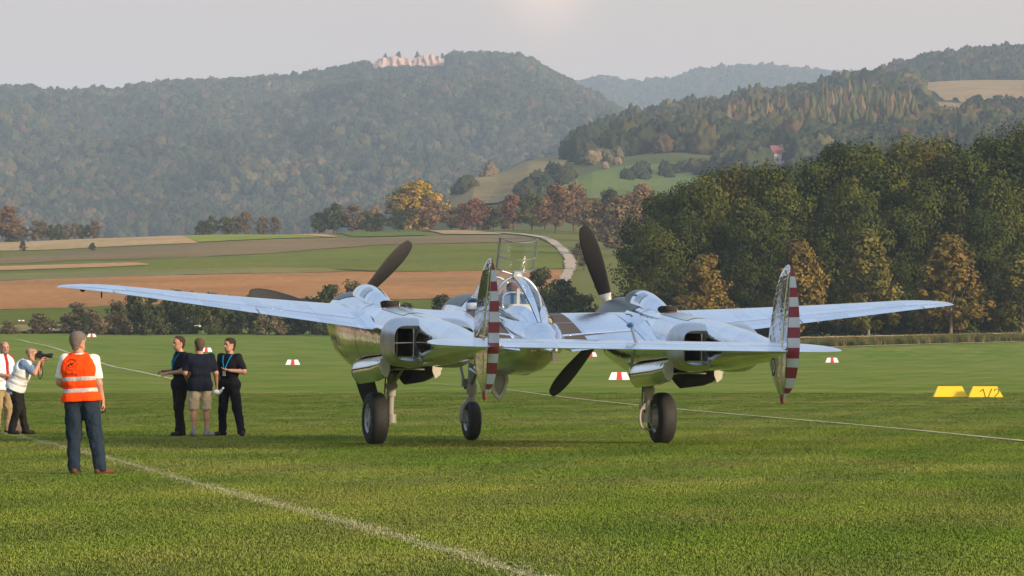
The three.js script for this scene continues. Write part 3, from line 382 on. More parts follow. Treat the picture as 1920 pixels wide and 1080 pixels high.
// ---------------------------------------------------------------- the twin-boom aeroplane (x right, y up, z aft)
const AIR = new THREE.Group();
AIR.name = 'propeller_plane'; AIR.rotation.order = 'YXZ';
AIR.rotation.set(0.202 * Math.PI / 180, 16.335 * Math.PI / 180, -0.848 * Math.PI / 180);
AIR.position.set(0.30, 0, -75.816);
scene.add(AIR);
tag(AIR, 'polished silver twin-boom propeller aeroplane with red and white striped rudders and raised canopy hatch', 'aeroplane');
{
  // polished sheet aluminium: slightly wavy plates, seams and rivets in its own relief
  const seams = canvasTex(1024, 1024, (c, w, h) => {
    c.fillStyle = '#fff'; c.fillRect(0, 0, w, h); const r = rng(3); const xs = [0, 0.08, 0.41, 0.73, 1], yq = [0, 0.12, 0.3, 0.55, 0.7, 0.86, 1]; for (let i = 0; i < 4; i++) for (let j = 0; j < 6; j++) { c.fillStyle = `rgba(${110 + 40 * r()},${125 + 20 * r()},${135 + 15 * r()},${0.16 * r()})`; c.fillRect(xs[i] * w, yq[j] * h, (xs[i + 1] - xs[i]) * w, (yq[j + 1] - yq[j]) * h); }
    c.strokeStyle = 'rgba(90,95,100,0.5)'; c.lineWidth = 1.6;
    for (const x of [0.08, 0.41, 0.73]) { c.beginPath(); c.moveTo(x * w, 0); c.lineTo(x * w, h); c.stroke(); }
    for (const [x0, x1, y] of [[0, 0.41, 0.12], [0.41, 1, 0.3], [0, 0.73, 0.55], [0.73, 1, 0.7], [0.08, 0.73, 0.86]]) { c.beginPath(); c.moveTo(x0 * w, y * h); c.lineTo(x1 * w, y * h); c.stroke(); }
    c.fillStyle = 'rgba(70,75,80,0.30)'; for (const x of [0.065, 0.095, 0.395, 0.425, 0.715, 0.745]) for (let y = 0; y < h; y += 13) c.fillRect(x * w, y, 2, 2);
    for (let i = 0; i < 260; i++) { c.fillStyle = `rgba(60,62,60,${0.02 + 0.05 * r()})`; const x = r() * w, y = r() * h, l = 8 + r() * 60; c.fillRect(x, y, 1 + r() * 3, l); }
    for (let i = 0; i < 14; i++) { c.strokeStyle = 'rgba(80,84,90,0.4)'; c.lineWidth = 1.5; const x = r() * w, y = r() * h; c.strokeRect(x, y, 20 + r() * 40, 16 + r() * 30); }
  });
  const wavy = dataTex(256, (u, v) => 0.5 + 0.33 * tileNoise(u, v, 7) + 0.13 * tileNoise(u, v, 19, 3) + 0.03 * tileNoise(u, v, 60, 5));
  const rough = dataTex(128, (u, v) => { const k = 0.5 + 0.5 * tileNoise(u, v, 9, 8); return [1, 0.75 + 0.5 * k * 0.5, 1]; });
  const metal = std([0.86, 0.875, 0.89], 0.16, 1, { map: repeated(seams, 0.5), bumpMap: repeated(wavy, 0.55), bumpScale: 0.0035, roughnessMap: repeated(rough, 0.3) });
  const wingMetal = std([0.88, 0.895, 0.91], 0.26, 1, { map: repeated(seams, 0.42, 0.5), bumpMap: repeated(wavy, 0.4), bumpScale: 0.002, roughnessMap: repeated(rough, 0.2) });
  const dull = std([0.56, 0.575, 0.58], 0.36, 1, { map: repeated(seams, 0.7), bumpMap: repeated(wavy, 0.8), bumpScale: 0.002 });
  const finMetal = std([0.82, 0.83, 0.84], 0.10, 1, { bumpMap: repeated(wavy, 0.9), bumpScale: 0.0035 });
  const chrome = std([0.85, 0.86, 0.87], 0.08, 1), olive = std([0.105, 0.118, 0.098], 0.42, 0), black = std([0.012, 0.012, 0.013], 0.6), bladeMat = std([0.009, 0.008, 0.0075], 0.65), dark = std([0.012, 0.010, 0.009], 0.9);
  const strutPaint = std([0.34, 0.32, 0.28], 0.5), cream = std([0.42, 0.38, 0.31], 0.65), frame = std([0.30, 0.33, 0.36], 0.35, 0.6), glass = new THREE.MeshPhysicalMaterial({ color: lin(0.90, 0.93, 0.95), roughness: 0.03, transmission: 1, thickness: 0, ior: 1.45, side: THREE.DoubleSide });
  const walk = std([0.062, 0.050, 0.042], 0.9, 0, { bumpMap: repeated(noiseMap, 6), bumpScale: 0.002 }), whitePaint = std([0.78, 0.78, 0.77], 0.35), redPaint = std([0.50, 0.012, 0.018], 0.35);
  const A = (n, g, m, p = AIR) => part(n, g, m, p);
  const ring = (cx, cy, w, t, b, z, n = 2.15, N = 44, a0 = 0, a1 = 2 * Math.PI, off = 0, openEnd = false) => { const R = []; for (let i = 0; i < N; i++) { const a = lerp(a0, a1, i / (openEnd ? N - 1 : N)), c = Math.cos(a), s = Math.sin(a), e = 2 / n; R.push([cx + (w + off) * Math.sign(c) * Math.abs(c) ** e, cy + ((s > 0 ? t : b) + off) * Math.sign(s) * Math.abs(s) ** e, z]); } return R; };
  const interp = (T, z) => { if (z <= T[0][0]) return T[0].slice(1); for (let i = 1; i < T.length; i++) if (z <= T[i][0]) { const a = T[i - 1], b = T[i], p0 = T[Math.max(0, i - 2)], p3 = T[Math.min(T.length - 1, i + 1)], t = (z - a[0]) / (b[0] - a[0]); return a.slice(1).map((v, k) => { const v1 = v, v2 = b[k + 1], m1 = (v2 - p0[k + 1]) / (b[0] - p0[0]) * (b[0] - a[0]), m2 = (p3[k + 1] - v1) / (p3[0] - a[0]) * (b[0] - a[0]), t2 = t * t, t3 = t2 * t; return (2 * t3 - 3 * t2 + 1) * v1 + (t3 - 2 * t2 + t) * m1 + (-2 * t3 + 3 * t2) * v2 + (t3 - t2) * m2; }); } return T[T.length - 1].slice(1); };
  const range = (a, b, n) => Array.from({ length: n + 1 }, (_, i) => lerp(a, b, i / n));

  // ---- wing
  const yt = (c, t) => 5 * t * (0.2969 * Math.sqrt(c) - 0.126 * c - 0.3516 * c * c + 0.2843 * c ** 3 - 0.1036 * c ** 4);
  const camber = (c) => 0.022 * (c < 0.3 ? (2 * 0.3 * c - c * c) / 0.09 : (0.4 + 0.6 * c - c * c) / 0.49);
  function wingAt(x) { const s = Math.abs(x); let le = -1.75 + 0.70 * s / 7.925, te = 0.95 - 1.15 * s / 7.925; const tip = clamp((s - 6.95) / 0.975, 0, 1); if (tip > 0) { const k = Math.sqrt(Math.max(0, 1 - tip * tip)), m = -0.86; le = m + (le - m) * Math.max(k, 0.02); te = m + (te - m) * Math.max(k, 0.02); } const th = lerp(0.16, 0.115, s / 7.925), yTE = 1.51 + 0.127 * s - 0.02 * tip, ti = 0.2 - 0.016 * s; return { le, te, ch: te - le, th, yTE, ti }; }
  const wingPt = (x, c, up) => { const q = wingAt(x), yc = q.yTE + (1 - c) * q.ch * q.ti + (camber(c) + (up ? 1 : -1) * yt(c, q.th)) * q.ch; return [x, yc, q.le + c * q.ch]; };
  const section = (x, c0, c1, n = 22) => { const R = []; for (let i = 0; i <= n; i++) { const f = i / n, c = c0 === 0 ? c1 * (1 - Math.sin(f * Math.PI / 2)) : lerp(c1, c0, f); R.push(wingPt(x, Math.max(c, 0), true)); } for (let i = 1; i <= n; i++) { const f = i / n, c = c0 === 0 ? c1 * (1 - Math.cos(f * Math.PI / 2)) : lerp(c0, c1, f); R.push(wingPt(x, c, false)); } return R; };
  const span = (a, b, n) => range(a, b, n);
  const tipXs = (s) => [0, 0.35, 0.6, 0.78, 0.9, 0.96, 0.99, 1].map((t) => s * (6.95 + 0.975 * t));
  for (const s of [-1, 1]) {
    const half = A('wing', loft([...span(0, 6.95 * s, 26).map((x) => section(x, 0, 0.752)), ...tipXs(s).slice(1).map((x) => section(x, 0, 0.752))], true, false, true), wingMetal);
    A('flap', loft(span(s * 0.45, s * 2.05, 6).map((x) => section(x, 0.757, 1, 8)), true, true, true), wingMetal, half);
    A('flap', loft(span(s * 2.85, s * 4.74, 6).map((x) => section(x, 0.757, 1, 8)), true, true, true), wingMetal, half);
    A('aileron', loft(span(s * 4.76, s * 7.1, 8).map((x) => section(x, 0.757, 1, 8)), true, true, true), wingMetal, half);
    A('wing_tip', loft([s * 7.12, ...tipXs(s).slice(2)].map((x) => section(x, 0.757, 1, 8)), true, true, true), wingMetal, half);
    // black walkway beside the cabin
    const rows = range(0.10, 0.73, 14).map((c) => range(s * 0.44, s * 0.84, 6).map((x) => { const p = wingPt(x, c, true); p[1] += 0.005; return p; }));
    const w = A('walkway', loft(rows, false), walk, half);
    const rows2 = range(0.775, 0.97, 5).map((c) => range(s * 0.47, s * 0.84, 6).map((x) => { const p = wingPt(x, c, true); p[1] += 0.006; return p; }));
    A('walkway', loft(rows2, false), walk, half);
    for (const c of [0.3, 0.52]) A('walkway_strip', loft(range(c, c + 0.008, 1).map((q) => range(s * 0.445, s * 0.835, 4).map((x) => { const p = wingPt(x, q, true); p[1] += 0.009; return p; })), false), frame, w);
    const tl = wingPt(s * 7.55, 0.62, false); A('navigation_light', new THREE.SphereGeometry(0.05, 12, 8).translate(tl[0], tl[1] + 0.01, tl[2]), std(s < 0 ? [0.4, 0.02, 0.02] : [0.02, 0.3, 0.1], 0.2), half);
    if (s < 0) { const b = wingPt(-5.55, 0.45, false); const mast = A('pitot_mast', merge([tubeAt([b[0], b[1] + 0.03, b[2]], [b[0] - 0.02, b[1] - 0.34, b[2]], 0.016, 0.012)]), strutPaint, half); A('pitot_head', tubeAt([b[0] - 0.02, b[1] - 0.35, b[2] + 0.06], [b[0] - 0.02, b[1] - 0.35, b[2] - 0.35], 0.02, 0.014), chrome, mast); const q = wingPt(-7.28, 0.8, false); A('wing_peg', tubeAt([q[0], q[1] + 0.02, q[2]], [q[0], q[1] - 0.10, q[2]], 0.012), black, half); }
  }

  // ---- cabin pod:  z, centre y, half width, up, down
  const POD = [[-5.09, 2.17, 0.015, 0.015, 0.015], [-5.03, 2.17, 0.12, 0.12, 0.12], [-4.85, 2.16, 0.235, 0.235, 0.245], [-4.5, 2.14, 0.36, 0.36, 0.40], [-4.0, 2.10, 0.445, 0.455, 0.54], [-3.4, 2.04, 0.485, 0.52, 0.66], [-2.6, 1.98, 0.50, 0.52, 0.74], [-1.6, 1.93, 0.50, 0.49, 0.76], [-0.7, 1.88, 0.485, 0.44, 0.72], [-0.1, 1.82, 0.44, 0.40, 0.62], [0.35, 1.75, 0.36, 0.34, 0.46], [0.7, 1.68, 0.255, 0.25, 0.27], [0.95, 1.62, 0.13, 0.13, 0.12], [1.06, 1.585, 0.05, 0.05, 0.04], [1.10, 1.575, 0.008, 0.008, 0.008]];
  const podRing = (z, o = {}) => { const [cy, w, t, b] = interp(POD, z); return ring(0, cy, w, t, b, z, 2.2, o.N ?? 48, o.a0 ?? 0, o.a1 ?? 2 * Math.PI, o.off ?? 0, o.open); };
  const podZ = [...range(-4.1, 0.9, 44), 0.95, 1.0, 1.06, 1.10];
  const pod = A('fuselage', loft(podZ.map((z) => podRing(z)), true, false, true), metal);
  A('nose_cone', loft([-5.09, -5.06, -5.0, -4.9, -4.75, -4.55, -4.3, -4.09].map((z) => podRing(z, { off: 0.002 })), true, true, false), std([1, 1, 1], 0.35, 0, { map: canvasTex(256, 256, (c, w, h) => { c.fillStyle = '#e6e4e0'; c.fillRect(0, 0, w, h); c.fillStyle = '#b3141c'; c.fillRect(0, h * 0.0, w, h * 0.14); c.beginPath(); c.ellipse(w * 0.52, h * 0.55, w * 0.05, h * 0.16, 0.5, 0, 7); c.fill(); c.beginPath(); c.ellipse(w * 0.66, h * 0.55, w * 0.05, h * 0.16, -0.5, 0, 7); c.fill(); c.fillStyle = '#202226'; for (let i = 0; i < 5; i++) c.fillRect(w * (0.5 + 0.045 * i), h * 0.8, w * 0.03, h * 0.06); }) }), pod);
  A('antiglare_panel', loft(range(-4.95, -2.95, 16).map((z) => podRing(z, { off: 0.006, a0: 0.62, a1: Math.PI - 0.62, open: true, N: 18 })), false), olive, pod);
  for (const [x, y] of [[-0.10, 2.2], [0.1, 2.2], [-0.05, 2.28], [0.05, 2.28]]) A('gun_barrel', tubeAt([x, y, -4.85], [x, y, -5.35], 0.018), black, pod);
  A('side_fairing', loft(range(-0.9, 0.95, 12).map((z, i) => { const k = Math.sin(Math.PI * clamp((i + 0.3) / 12.6, 0, 1)) ** 0.6; return ring(interp(POD, z)[1] * 0.96 + 0.03, interp(POD, z)[0] - 0.02, 0.09 * k, 0.30 * k * (1 - i / 22), 0.2 * k, z, 2, 20); }), true, true, true), metal, pod);
  { // intake lip on the pod's back
    const p = interp(POD, -0.05); const s = A('vent_scoop', loft(range(-0.35, 0.12, 6).map((z, i) => ring(0.27, interp(POD, z)[0] + interp(POD, z)[2] * 0.72, 0.075 * (0.3 + 0.7 * i / 6), 0.085 * (0.2 + 0.8 * i / 6), 0.05, z, 2.4, 20)), true), metal, pod);
    A('vent_hole', ring2disc(0.27, interp(POD, 0.12)[0] + interp(POD, 0.12)[2] * 0.72, 0.06, 0.07, 0.115), std([0.25, 0.2, 0.16], 0.8), s); void p;
  }
  function ring2disc(cx, cy, w, h, z) { const g = new THREE.CircleGeometry(1, 24); g.scale(w, h, 1); g.translate(cx, cy, z); return g; }
  A('belly_step', box(0.12, 0.10, 0.03, -0.06, 1.50, 0.62), std([0.10, 0.085, 0.07], 0.8), pod); A('belly_step', box(0.09, 0.13, 0.04, 0.11, 1.47, 1.0), std([0.10, 0.085, 0.07], 0.8), pod);
  A('belly_hatch', loft(range(-1.0, -0.55, 3).map((z) => podRing(z, { off: 0.012, a0: -1.45, a1: -1.0, open: true, N: 8 })), false), dull, pod);
  // ---- canopy
  const CAN = [[-3.1, 2.52, 0.16, 0.03], [-2.75, 2.47, 0.27, 0.26], [-2.3, 2.42, 0.37, 0.42], [-1.6, 2.39, 0.44, 0.49], [-0.9, 2.30, 0.425, 0.53], [-0.45, 2.20, 0.385, 0.47], [0.0, 2.09, 0.30, 0.32], [0.35, 2.00, 0.19, 0.14], [0.5, 1.96, 0.12, 0.04]];
  const arch = (z, a0 = 0, a1 = Math.PI, o = 0, N = 26) => { const [sy, w, t] = interp(CAN, z), R = []; for (let i = 0; i < N; i++) { const a = lerp(a0, a1, i / (N - 1)); R.push([(w + o) * Math.cos(a) * (1 - 0.1 * Math.sin(a)), sy + (t + o) * Math.sin(a) ** 0.9, z]); } return R; };
  const can = new THREE.Group(); can.name = 'canopy'; AIR.add(can);
  const span01 = Math.PI * 0.47, PANE = [['rear_pane', -0.86, 0.42, 0.02, span01], ['rear_pane', -0.86, 0.42, Math.PI - span01, Math.PI - 0.02], ['side_pane', -2.25, -0.94, 0.02, 0.85], ['side_pane', -2.25, -0.94, Math.PI - 0.85, Math.PI - 0.02], ['windscreen', -2.95, -2.32, 0.25, Math.PI - 0.25]];
  for (const [n, z0, z1, a0, a1] of PANE) A(n, loft(range(z0, z1, 12).map((z) => arch(z, a0, a1, 0, 18)), false), glass, can);
  const hoop = (z, r, a0 = 0, a1 = Math.PI) => curveTube(arch(z, a0, a1, 0.002, 15), r, 30, 7);
  A('canopy_frame', merge([hoop(-0.9, 0.032), hoop(-2.28, 0.022), hoop(-2.98, 0.018)]), frame, can);
  A('canopy_spine', loft(range(-0.9, 0.46, 14).map((z) => arch(z, Math.PI * 0.43, Math.PI * 0.57, 0.012, 7)), false), metal, can);
  for (const k of [0.425, 0.575]) A('spine_edge', curveTube(range(-0.88, 0.45, 12).map((z) => arch(z, Math.PI * k, Math.PI * k + 0.001, 0.008, 2)[0]), 0.008, 30, 5), black, can);
  for (const s of [0, 1]) A('canopy_sill', curveTube(range(-2.95, 0.46, 16).map((z) => arch(z, s ? Math.PI - 0.01 : 0.01, s ? Math.PI : 0, 0.006, 2)[0]), 0.022, 40, 6), frame, can);
  for (const s of [0, 1]) A('canopy_fairing', loft(range(-0.75, 0.48, 18).map((z) => { const m = lerp(0.04, 0.45, sstep(-0.45, 0.45, z)) * Math.PI; return s ? arch(z, Math.PI - m, Math.PI, 0.008, 12) : arch(z, 0, m, 0.008, 12); }), false), metal, can);
  A('seat_back', merge([box(0.42, 0.42, 0.03, 0, 2.36, -1.12)]), std([0.05, 0.11, 0.20], 0.6), can);
  A('seat_frame', curveTube([[-0.20, 2.1, -1.05], [-0.20, 2.50, -1.03], [-0.14, 2.55, -1.03], [0.14, 2.55, -1.03], [0.20, 2.50, -1.03], [0.20, 2.1, -1.05]], 0.014, 40, 6), chrome, can);
  A('cockpit_tray', merge([box(0.6, 0.02, 0.8, 0, 2.2, -0.45), box(0.5, 0.16, 0.25, -0.02, 2.28, -0.62)]), std([0.42, 0.42, 0.40], 0.7), can);
  A('harness', merge([box(0.05, 0.42, 0.02, 0.05, 2.42, -1.0)]), cream, can);
  { // the raised hatch
    const hat = new THREE.Group(); hat.name = 'canopy_hatch'; hat.position.set(0, 2.82, -0.88); hat.rotation.x = 112 * Math.PI / 180; can.add(hat);
    const P = (th, l) => [0.36 * Math.sin(th), 0.33 * (Math.cos(th) - 1), -0.08 - l * 0.55];
    const th = 1.16, arcAt = (l) => range(-th, th, 18).map((t) => P(t, l));
    // panes, arcs, side rails: children of the canopy, set in the hatch's place
    const hf = std([0.15, 0.165, 0.18], 0.5, 0.5), put = (n, g, m) => { g.applyMatrix4(new THREE.Matrix4().makeRotationX(hat.rotation.x)); g.translate(0, 2.82, -0.88); return A(n, g, m, can); };
    can.remove(hat);
    put('hatch_pane', loft(range(0.02, 0.98, 6).map(arcAt), false), glass);
    put('hatch_frame', merge([curveTube(arcAt(0), 0.013, 30, 7), curveTube(arcAt(1), 0.011, 30, 7), curveTube(range(0, 1, 4).map((l) => P(-th, l)), 0.02, 8, 7), curveTube(range(0, 1, 4).map((l) => P(th, l)), 0.011, 8, 7)]), hf);
    put('hatch_bar', curveTube(arcAt(0.42), 0.009, 30, 6), hf);
    put('hatch_hinge', merge([box(0.16, 0.05, 0.16, 0, -0.01, -0.03), tubeAt([-0.28, -0.02, -0.10], [0.0, -0.02, -0.02], 0.016), tubeAt([-0.28, -0.02, -0.10], [-0.36, -0.05, 0.0], 0.02)]), frame);
  }

  // ---- booms with engines
  const BOOM = [[-3.02, 2.13, 0.36, 0.36, 0.38], [-2.8, 2.12, 0.42, 0.40, 0.50], [-2.4, 2.08, 0.49, 0.46, 0.70], [-1.9, 2.03, 0.52, 0.49, 0.79], [-1.4, 1.98, 0.52, 0.48, 0.79], [-0.8, 1.94, 0.50, 0.43, 0.76], [-0.2, 1.90, 0.47, 0.40, 0.70], [0.4, 1.84, 0.44, 0.42, 0.63], [1.0, 1.80, 0.41, 0.40, 0.57], [1.8, 1.75, 0.37, 0.385, 0.48], [2.6, 1.71, 0.34, 0.37, 0.42], [3.4, 1.68, 0.305, 0.32, 0.36], [4.2, 1.655, 0.255, 0.255, 0.27], [5.0, 1.63, 0.185, 0.165, 0.185], [5.6, 1.615, 0.115, 0.10, 0.11], [6.0, 1.605, 0.045, 0.04, 0.04], [6.16, 1.60, 0.008, 0.008, 0.008]];
  for (const s of [-1, 1]) {
    const cx = s * 2.44, br = (z, o = {}) => { const [cy, w, t, b] = interp(BOOM, z); return ring(cx, cy, w, t, b, z, 2.15, o.N ?? 48, o.a0 ?? 0, o.a1 ?? 2 * Math.PI, o.off ?? 0, o.open); };
    const boom = A('tail_boom', loft([...range(-0.55, 5.6, 46), 5.8, 6.0, 6.1, 6.16].map((z) => br(z)), true, false, true), metal);
    const cowl = A('engine_cowling', loft(range(-3.02, -0.555, 26).map((z) => br(z, { off: 0.003 })), true, true, false), metal);
    // air duct hump on top of the cowling
    const hump = (z) => { const t = clamp((z + 2.15) / 2.0, 0, 1), k = Math.pow(Math.sin(Math.PI * Math.pow(t, 0.72)), 0.62), top = interp(BOOM, z); return ring(cx, top[0] + top[2] - 0.12, 0.055 + 0.20 * k, 0.10 + 0.20 * k, 0.05, z, 2.1, 28); };
    A('intake_hump', loft(range(-1.45, -0.15, 16).map(hump), true, false, true), metal, cowl);
    A('intake_hump', loft(range(-2.15, -1.453, 12).map(hump), true, true, false), s > 0 ? olive : metal, cowl);
    { const h = hump(-1.0); A('hump_window', loft(range(-1.28, -1.02, 3).map((z) => hump(z).slice(8, 13).map((p) => [cx + (p[0] - cx) * 1.02, p[1] + 0.004, p[2]])), false), dull, cowl); void h; }
    // olive anti-glare paint on the inner face
    const a0 = s > 0 ? 0.75 : -0.25, a1 = s > 0 ? Math.PI + 0.25 : Math.PI - 0.75;
    A('antiglare_panel', loft(range(-3.0, -0.95, 22).map((z) => { const e = clamp((z + 2.1) / 1.15, 0, 1) * 0.9; return br(z, { off: 0.009, a0: s > 0 ? a0 + e : a0, a1: s > 0 ? a1 : a1 - e, open: true, N: 30 }); }), false), olive, cowl);
    A('chin_intake', loft(range(-2.95, -2.1, 8).map((z, i) => ring(cx, 1.62 - 0.02 * i, 0.24 + 0.005 * i, 0.1, 0.16, z, 2.4, 28)), true), metal, cowl);
    for (const q of [-1, 1]) A('exhaust_slot', box(0.05, 0.035, 0.16, cx + q * 0.17, interp(BOOM, 0.1)[0] + 0.372, 0.12), dark, boom);
    // turbocharger
    const tb = A('turbocharger', new THREE.LatheGeometry([[0, 0.03], [0.06, 0.035], [0.09, 0.02], [0.115, 0.07], [0.15, 0.075], [0.155, 0.0], [0.14, -0.06], [0, -0.06]].map((p) => new THREE.Vector2(...p)), 28).scale(0.88, 0.8, 0.88).translate(cx, 2.31, -0.02), std([0.012, 0.007, 0.006], 0.85));
    A('turbine_wheel', new THREE.CylinderGeometry(0.085, 0.085, 0.03, 18).translate(cx, 2.345, -0.02), std([0.02, 0.011, 0.009], 0.8), tb);
    A('turbo_hood', loft(range(-0.42, -0.12, 4).map((z, i) => ring(cx, 2.31, 0.10 + 0.02 * i, 0.035 + 0.008 * i, 0.05, z, 2.5, 20)), true, true, true), metal, tb);
    // heat-tinted plates behind the turbocharger
    const tint = canvasTex(128, 256, (c, w, h) => { const g = c.createLinearGradient(0, 0, 0, h); for (const [t, col] of [[0, '#cfcac3'], [0.2, '#d8b58e'], [0.34, '#c99a86'], [0.46, '#a9a6c9'], [0.58, '#9cc3c6'], [0.72, '#d6d2b0'], [1, '#e4e6e6']]) g.addColorStop(t, col); c.fillStyle = g; c.fillRect(0, 0, w, h); });
    { const rows = range(0.18, 1.55, 12).map((z) => br(z, { off: 0.005, a0: 1.05, a1: Math.PI - 1.05, open: true, N: 14 })); const g = loft(rows, false), p = g.attributes.position, uv = g.attributes.uv; for (let i = 0; i < p.count; i++) uv.setXY(i, (p.getX(i) - cx) * 1.2 + 0.5, 1 - (p.getZ(i) - 0.18) / 1.4 - 0.35 * Math.abs(p.getX(i) - cx)); A('heat_shield', g, std([0.86, 0.86, 0.86], 0.22, 1, { map: tint }), boom); }
    for (const q of [-1, 1]) A('wing_fillet', loft(range(-0.9, 1.05, 10).map((z, i) => { const b = interp(BOOM, z), wv = wingPt(cx + q * 0.55, clamp((z - wingAt(cx + q * 0.55).le) / wingAt(cx + q * 0.55).ch, 0.05, 0.999), true); const xi = cx + q * (b[1] * 0.95), y1 = Math.min(wv[1] + 0.17 * (1 - i / 14), b[0] + b[2] * 0.8); return [[xi, y1, z], [xi + q * 0.05, y1 - 0.07, z], [xi + q * 0.12, wv[1] + 0.02, z], [cx + q * (b[1] + 0.2), wv[1] - 0.006, z + 0.02]]; }), false), metal, boom);
    // radiator housings with open exits
    for (const o of [-1, 1]) {
      const SC = [[1.25, 0.26, 0.05, 0.10], [1.38, 0.28, 0.17, 0.20], [1.62, 0.31, 0.29, 0.31], [2.0, 0.335, 0.375, 0.385], [2.3, 0.345, 0.40, 0.40], [2.55, 0.335, 0.37, 0.355], [2.76, 0.335, 0.333, 0.285]];
      const zc = (z) => 1.665 - (z - 2.4) * 0.035, sr = (z, k = 1, n = lerp(2.2, 4, clamp((z - 1.8) / 0.96, 0, 1))) => { const [f, w, h] = interp(SC, z); return ring(cx + o * f, zc(z), w * k, h * k, h * k, z, n, 48); };
      const hs = A('radiator_housing', loft([1.25, 1.29, 1.35, 1.43, ...range(1.55, 2.76, 14)].map((z) => sr(z)), true, true, false), dull, boom);
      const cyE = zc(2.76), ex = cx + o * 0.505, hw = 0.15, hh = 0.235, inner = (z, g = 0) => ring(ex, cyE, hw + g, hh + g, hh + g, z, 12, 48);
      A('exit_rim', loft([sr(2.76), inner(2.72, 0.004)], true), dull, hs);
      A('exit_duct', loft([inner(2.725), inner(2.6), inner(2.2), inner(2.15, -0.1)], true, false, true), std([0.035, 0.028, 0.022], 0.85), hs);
      A('duct_bar', tubeAt([ex - hw, cyE, 2.70], [ex + hw, cyE + 0.012, 2.70], 0.011), cream, hs);
      A('duct_post', tubeAt([ex + o * 0.03, cyE - hh, 2.4], [ex + o * 0.03, cyE + hh, 2.4], 0.010), strutPaint, hs);
      A('exit_flap', loft(range(2.765, 2.93, 3).map((z, i) => range(-hh, hh, 4).map((y) => [ex - o * (hw + 0.01 + 0.012 * i), cyE + y, z])), false), dull, hs);
      A('exit_flap', loft(range(2.765, 2.93, 3).map((z, i) => range(-hw, hw, 4).map((x) => [ex + x, cyE - hh - 0.012 + 0.012 * i, z])), false), dull, hs);
    }
    // propeller
    const prop = A('spinner', new THREE.LatheGeometry([[0.001, -0.62], [0.10, -0.58], [0.22, -0.42], [0.31, -0.2], [0.35, 0.0], [0.355, 0.1]].map((p) => new THREE.Vector2(...p)), 32).rotateX(Math.PI / 2).translate(cx, 2.136, -3.1), s > 0 ? olive : metal);
    for (let k = 0; k < 3; k++) {
      const ang = ((s < 0 ? 48.07 : 108.91) + 120 * k) * Math.PI / 180, BL = [[0.28, 0.085, 0.8, 60], [0.42, 0.10, 0.7, 58], [0.52, 0.145, 0.34, 54], [0.7, 0.15, 0.18, 46], [0.95, 0.163, 0.125, 38], [1.2, 0.166, 0.095, 31], [1.42, 0.156, 0.08, 26], [1.58, 0.132, 0.07, 23], [1.68, 0.098, 0.07, 21], [1.73, 0.070, 0.07, 21], [1.752, 0.015, 0.1, 21]];
      const bladeRing = (r0) => { const [c, t, tw] = interp(BL, r0), R = [], a = (s < 0 ? 1 : -1) * tw * Math.PI / 180; for (let i = 0; i < 20; i++) { const q = i / 20 * 2 * Math.PI, u = c * Math.cos(q), w = c * t * Math.sin(q), X = u * Math.cos(a) - w * Math.sin(a), Z = u * Math.sin(a) + w * Math.cos(a); R.push([cx + r0 * Math.cos(ang) - X * Math.sin(ang), 2.136 + r0 * Math.sin(ang) + X * Math.cos(ang), -3.14 + Z - r0 * Math.sin(ang) * 0.03]); } return R; };
      const bl = A('propeller_blade', loft([...range(0.5, 1.7, 22), 1.715, 1.73, 1.742, 1.749, 1.7525].map(bladeRing), true, false, true), bladeMat, prop);
      A('blade_cuff', loft(range(0.28, 0.5, 5).map(bladeRing), true, true, true), std([0.62, 0.60, 0.57], 0.35, 0.3), prop); void bl;
    }
    // main undercarriage
    const gy = s < 0 ? 0.395 : 0.455, wx = s * 2.53, sx = s * 2.27, wz = -0.6;
    const leg = A('landing_gear_leg', merge([tubeAt([sx, 1.5, wz + 0.12], [sx, 0.78, wz + 0.02], 0.085, 0.078, 16), tubeAt([sx, 0.98, wz + 0.05], [sx, 0.90, wz + 0.04], 0.10, 0.10, 16), tubeAt([sx, 0.80, wz + 0.02], [sx, gy - 0.02, wz], 0.052, 0.052, 14), tubeAt([sx, gy, wz], [wx, gy, wz], 0.06, 0.05, 14), tubeAt([sx - s * 0.02, gy - 0.07, wz], [sx - s * 0.02, gy + 0.08, wz], 0.085, 0.075, 12)]), strutPaint);
    A('drag_brace', merge([tubeAt([sx, 1.0, wz], [sx - 0.14, 1.38, wz - 0.25], 0.035), tubeAt([sx, 0.96, wz + 0.1], [sx + 0.1, 1.4, wz + 0.8], 0.028)]), strutPaint, leg);
    A('torque_link', merge([tubeAt([sx, 0.82, wz - 0.1], [sx, 0.62, wz - 0.22], 0.02), tubeAt([sx, 0.62, wz - 0.22], [sx, 0.44, wz - 0.07], 0.02), curveTube([[sx - 0.09, 1.2, wz], [sx - 0.12, 0.8, wz + 0.05], [sx - 0.10, 0.5, wz + 0.05]], 0.012)]), std([0.08, 0.075, 0.07], 0.6), leg);
    const tyre = tyreMesh('main_wheel', 0.445, 0.30, 0.255, wx, gy, wz, AIR);
    wheelRim(tyre, 0.25, 0.27, wx, gy, wz, 6);
    if (s > 0) A('brake', merge([tubeAt([wx - 0.20, gy, wz], [wx - 0.10, gy, wz], 0.14, 0.17, 18), curveTube([[sx - 0.07, gy + 0.25, wz + 0.05], [sx - 0.16, gy + 0.1, wz + 0.08], [sx - 0.12, gy - 0.15, wz + 0.06], [wx - 0.17, gy - 0.2, wz]], 0.022), box(0.08, 0.1, 0.1, sx - 0.1, gy + 0.2, wz)]), strutPaint, leg);
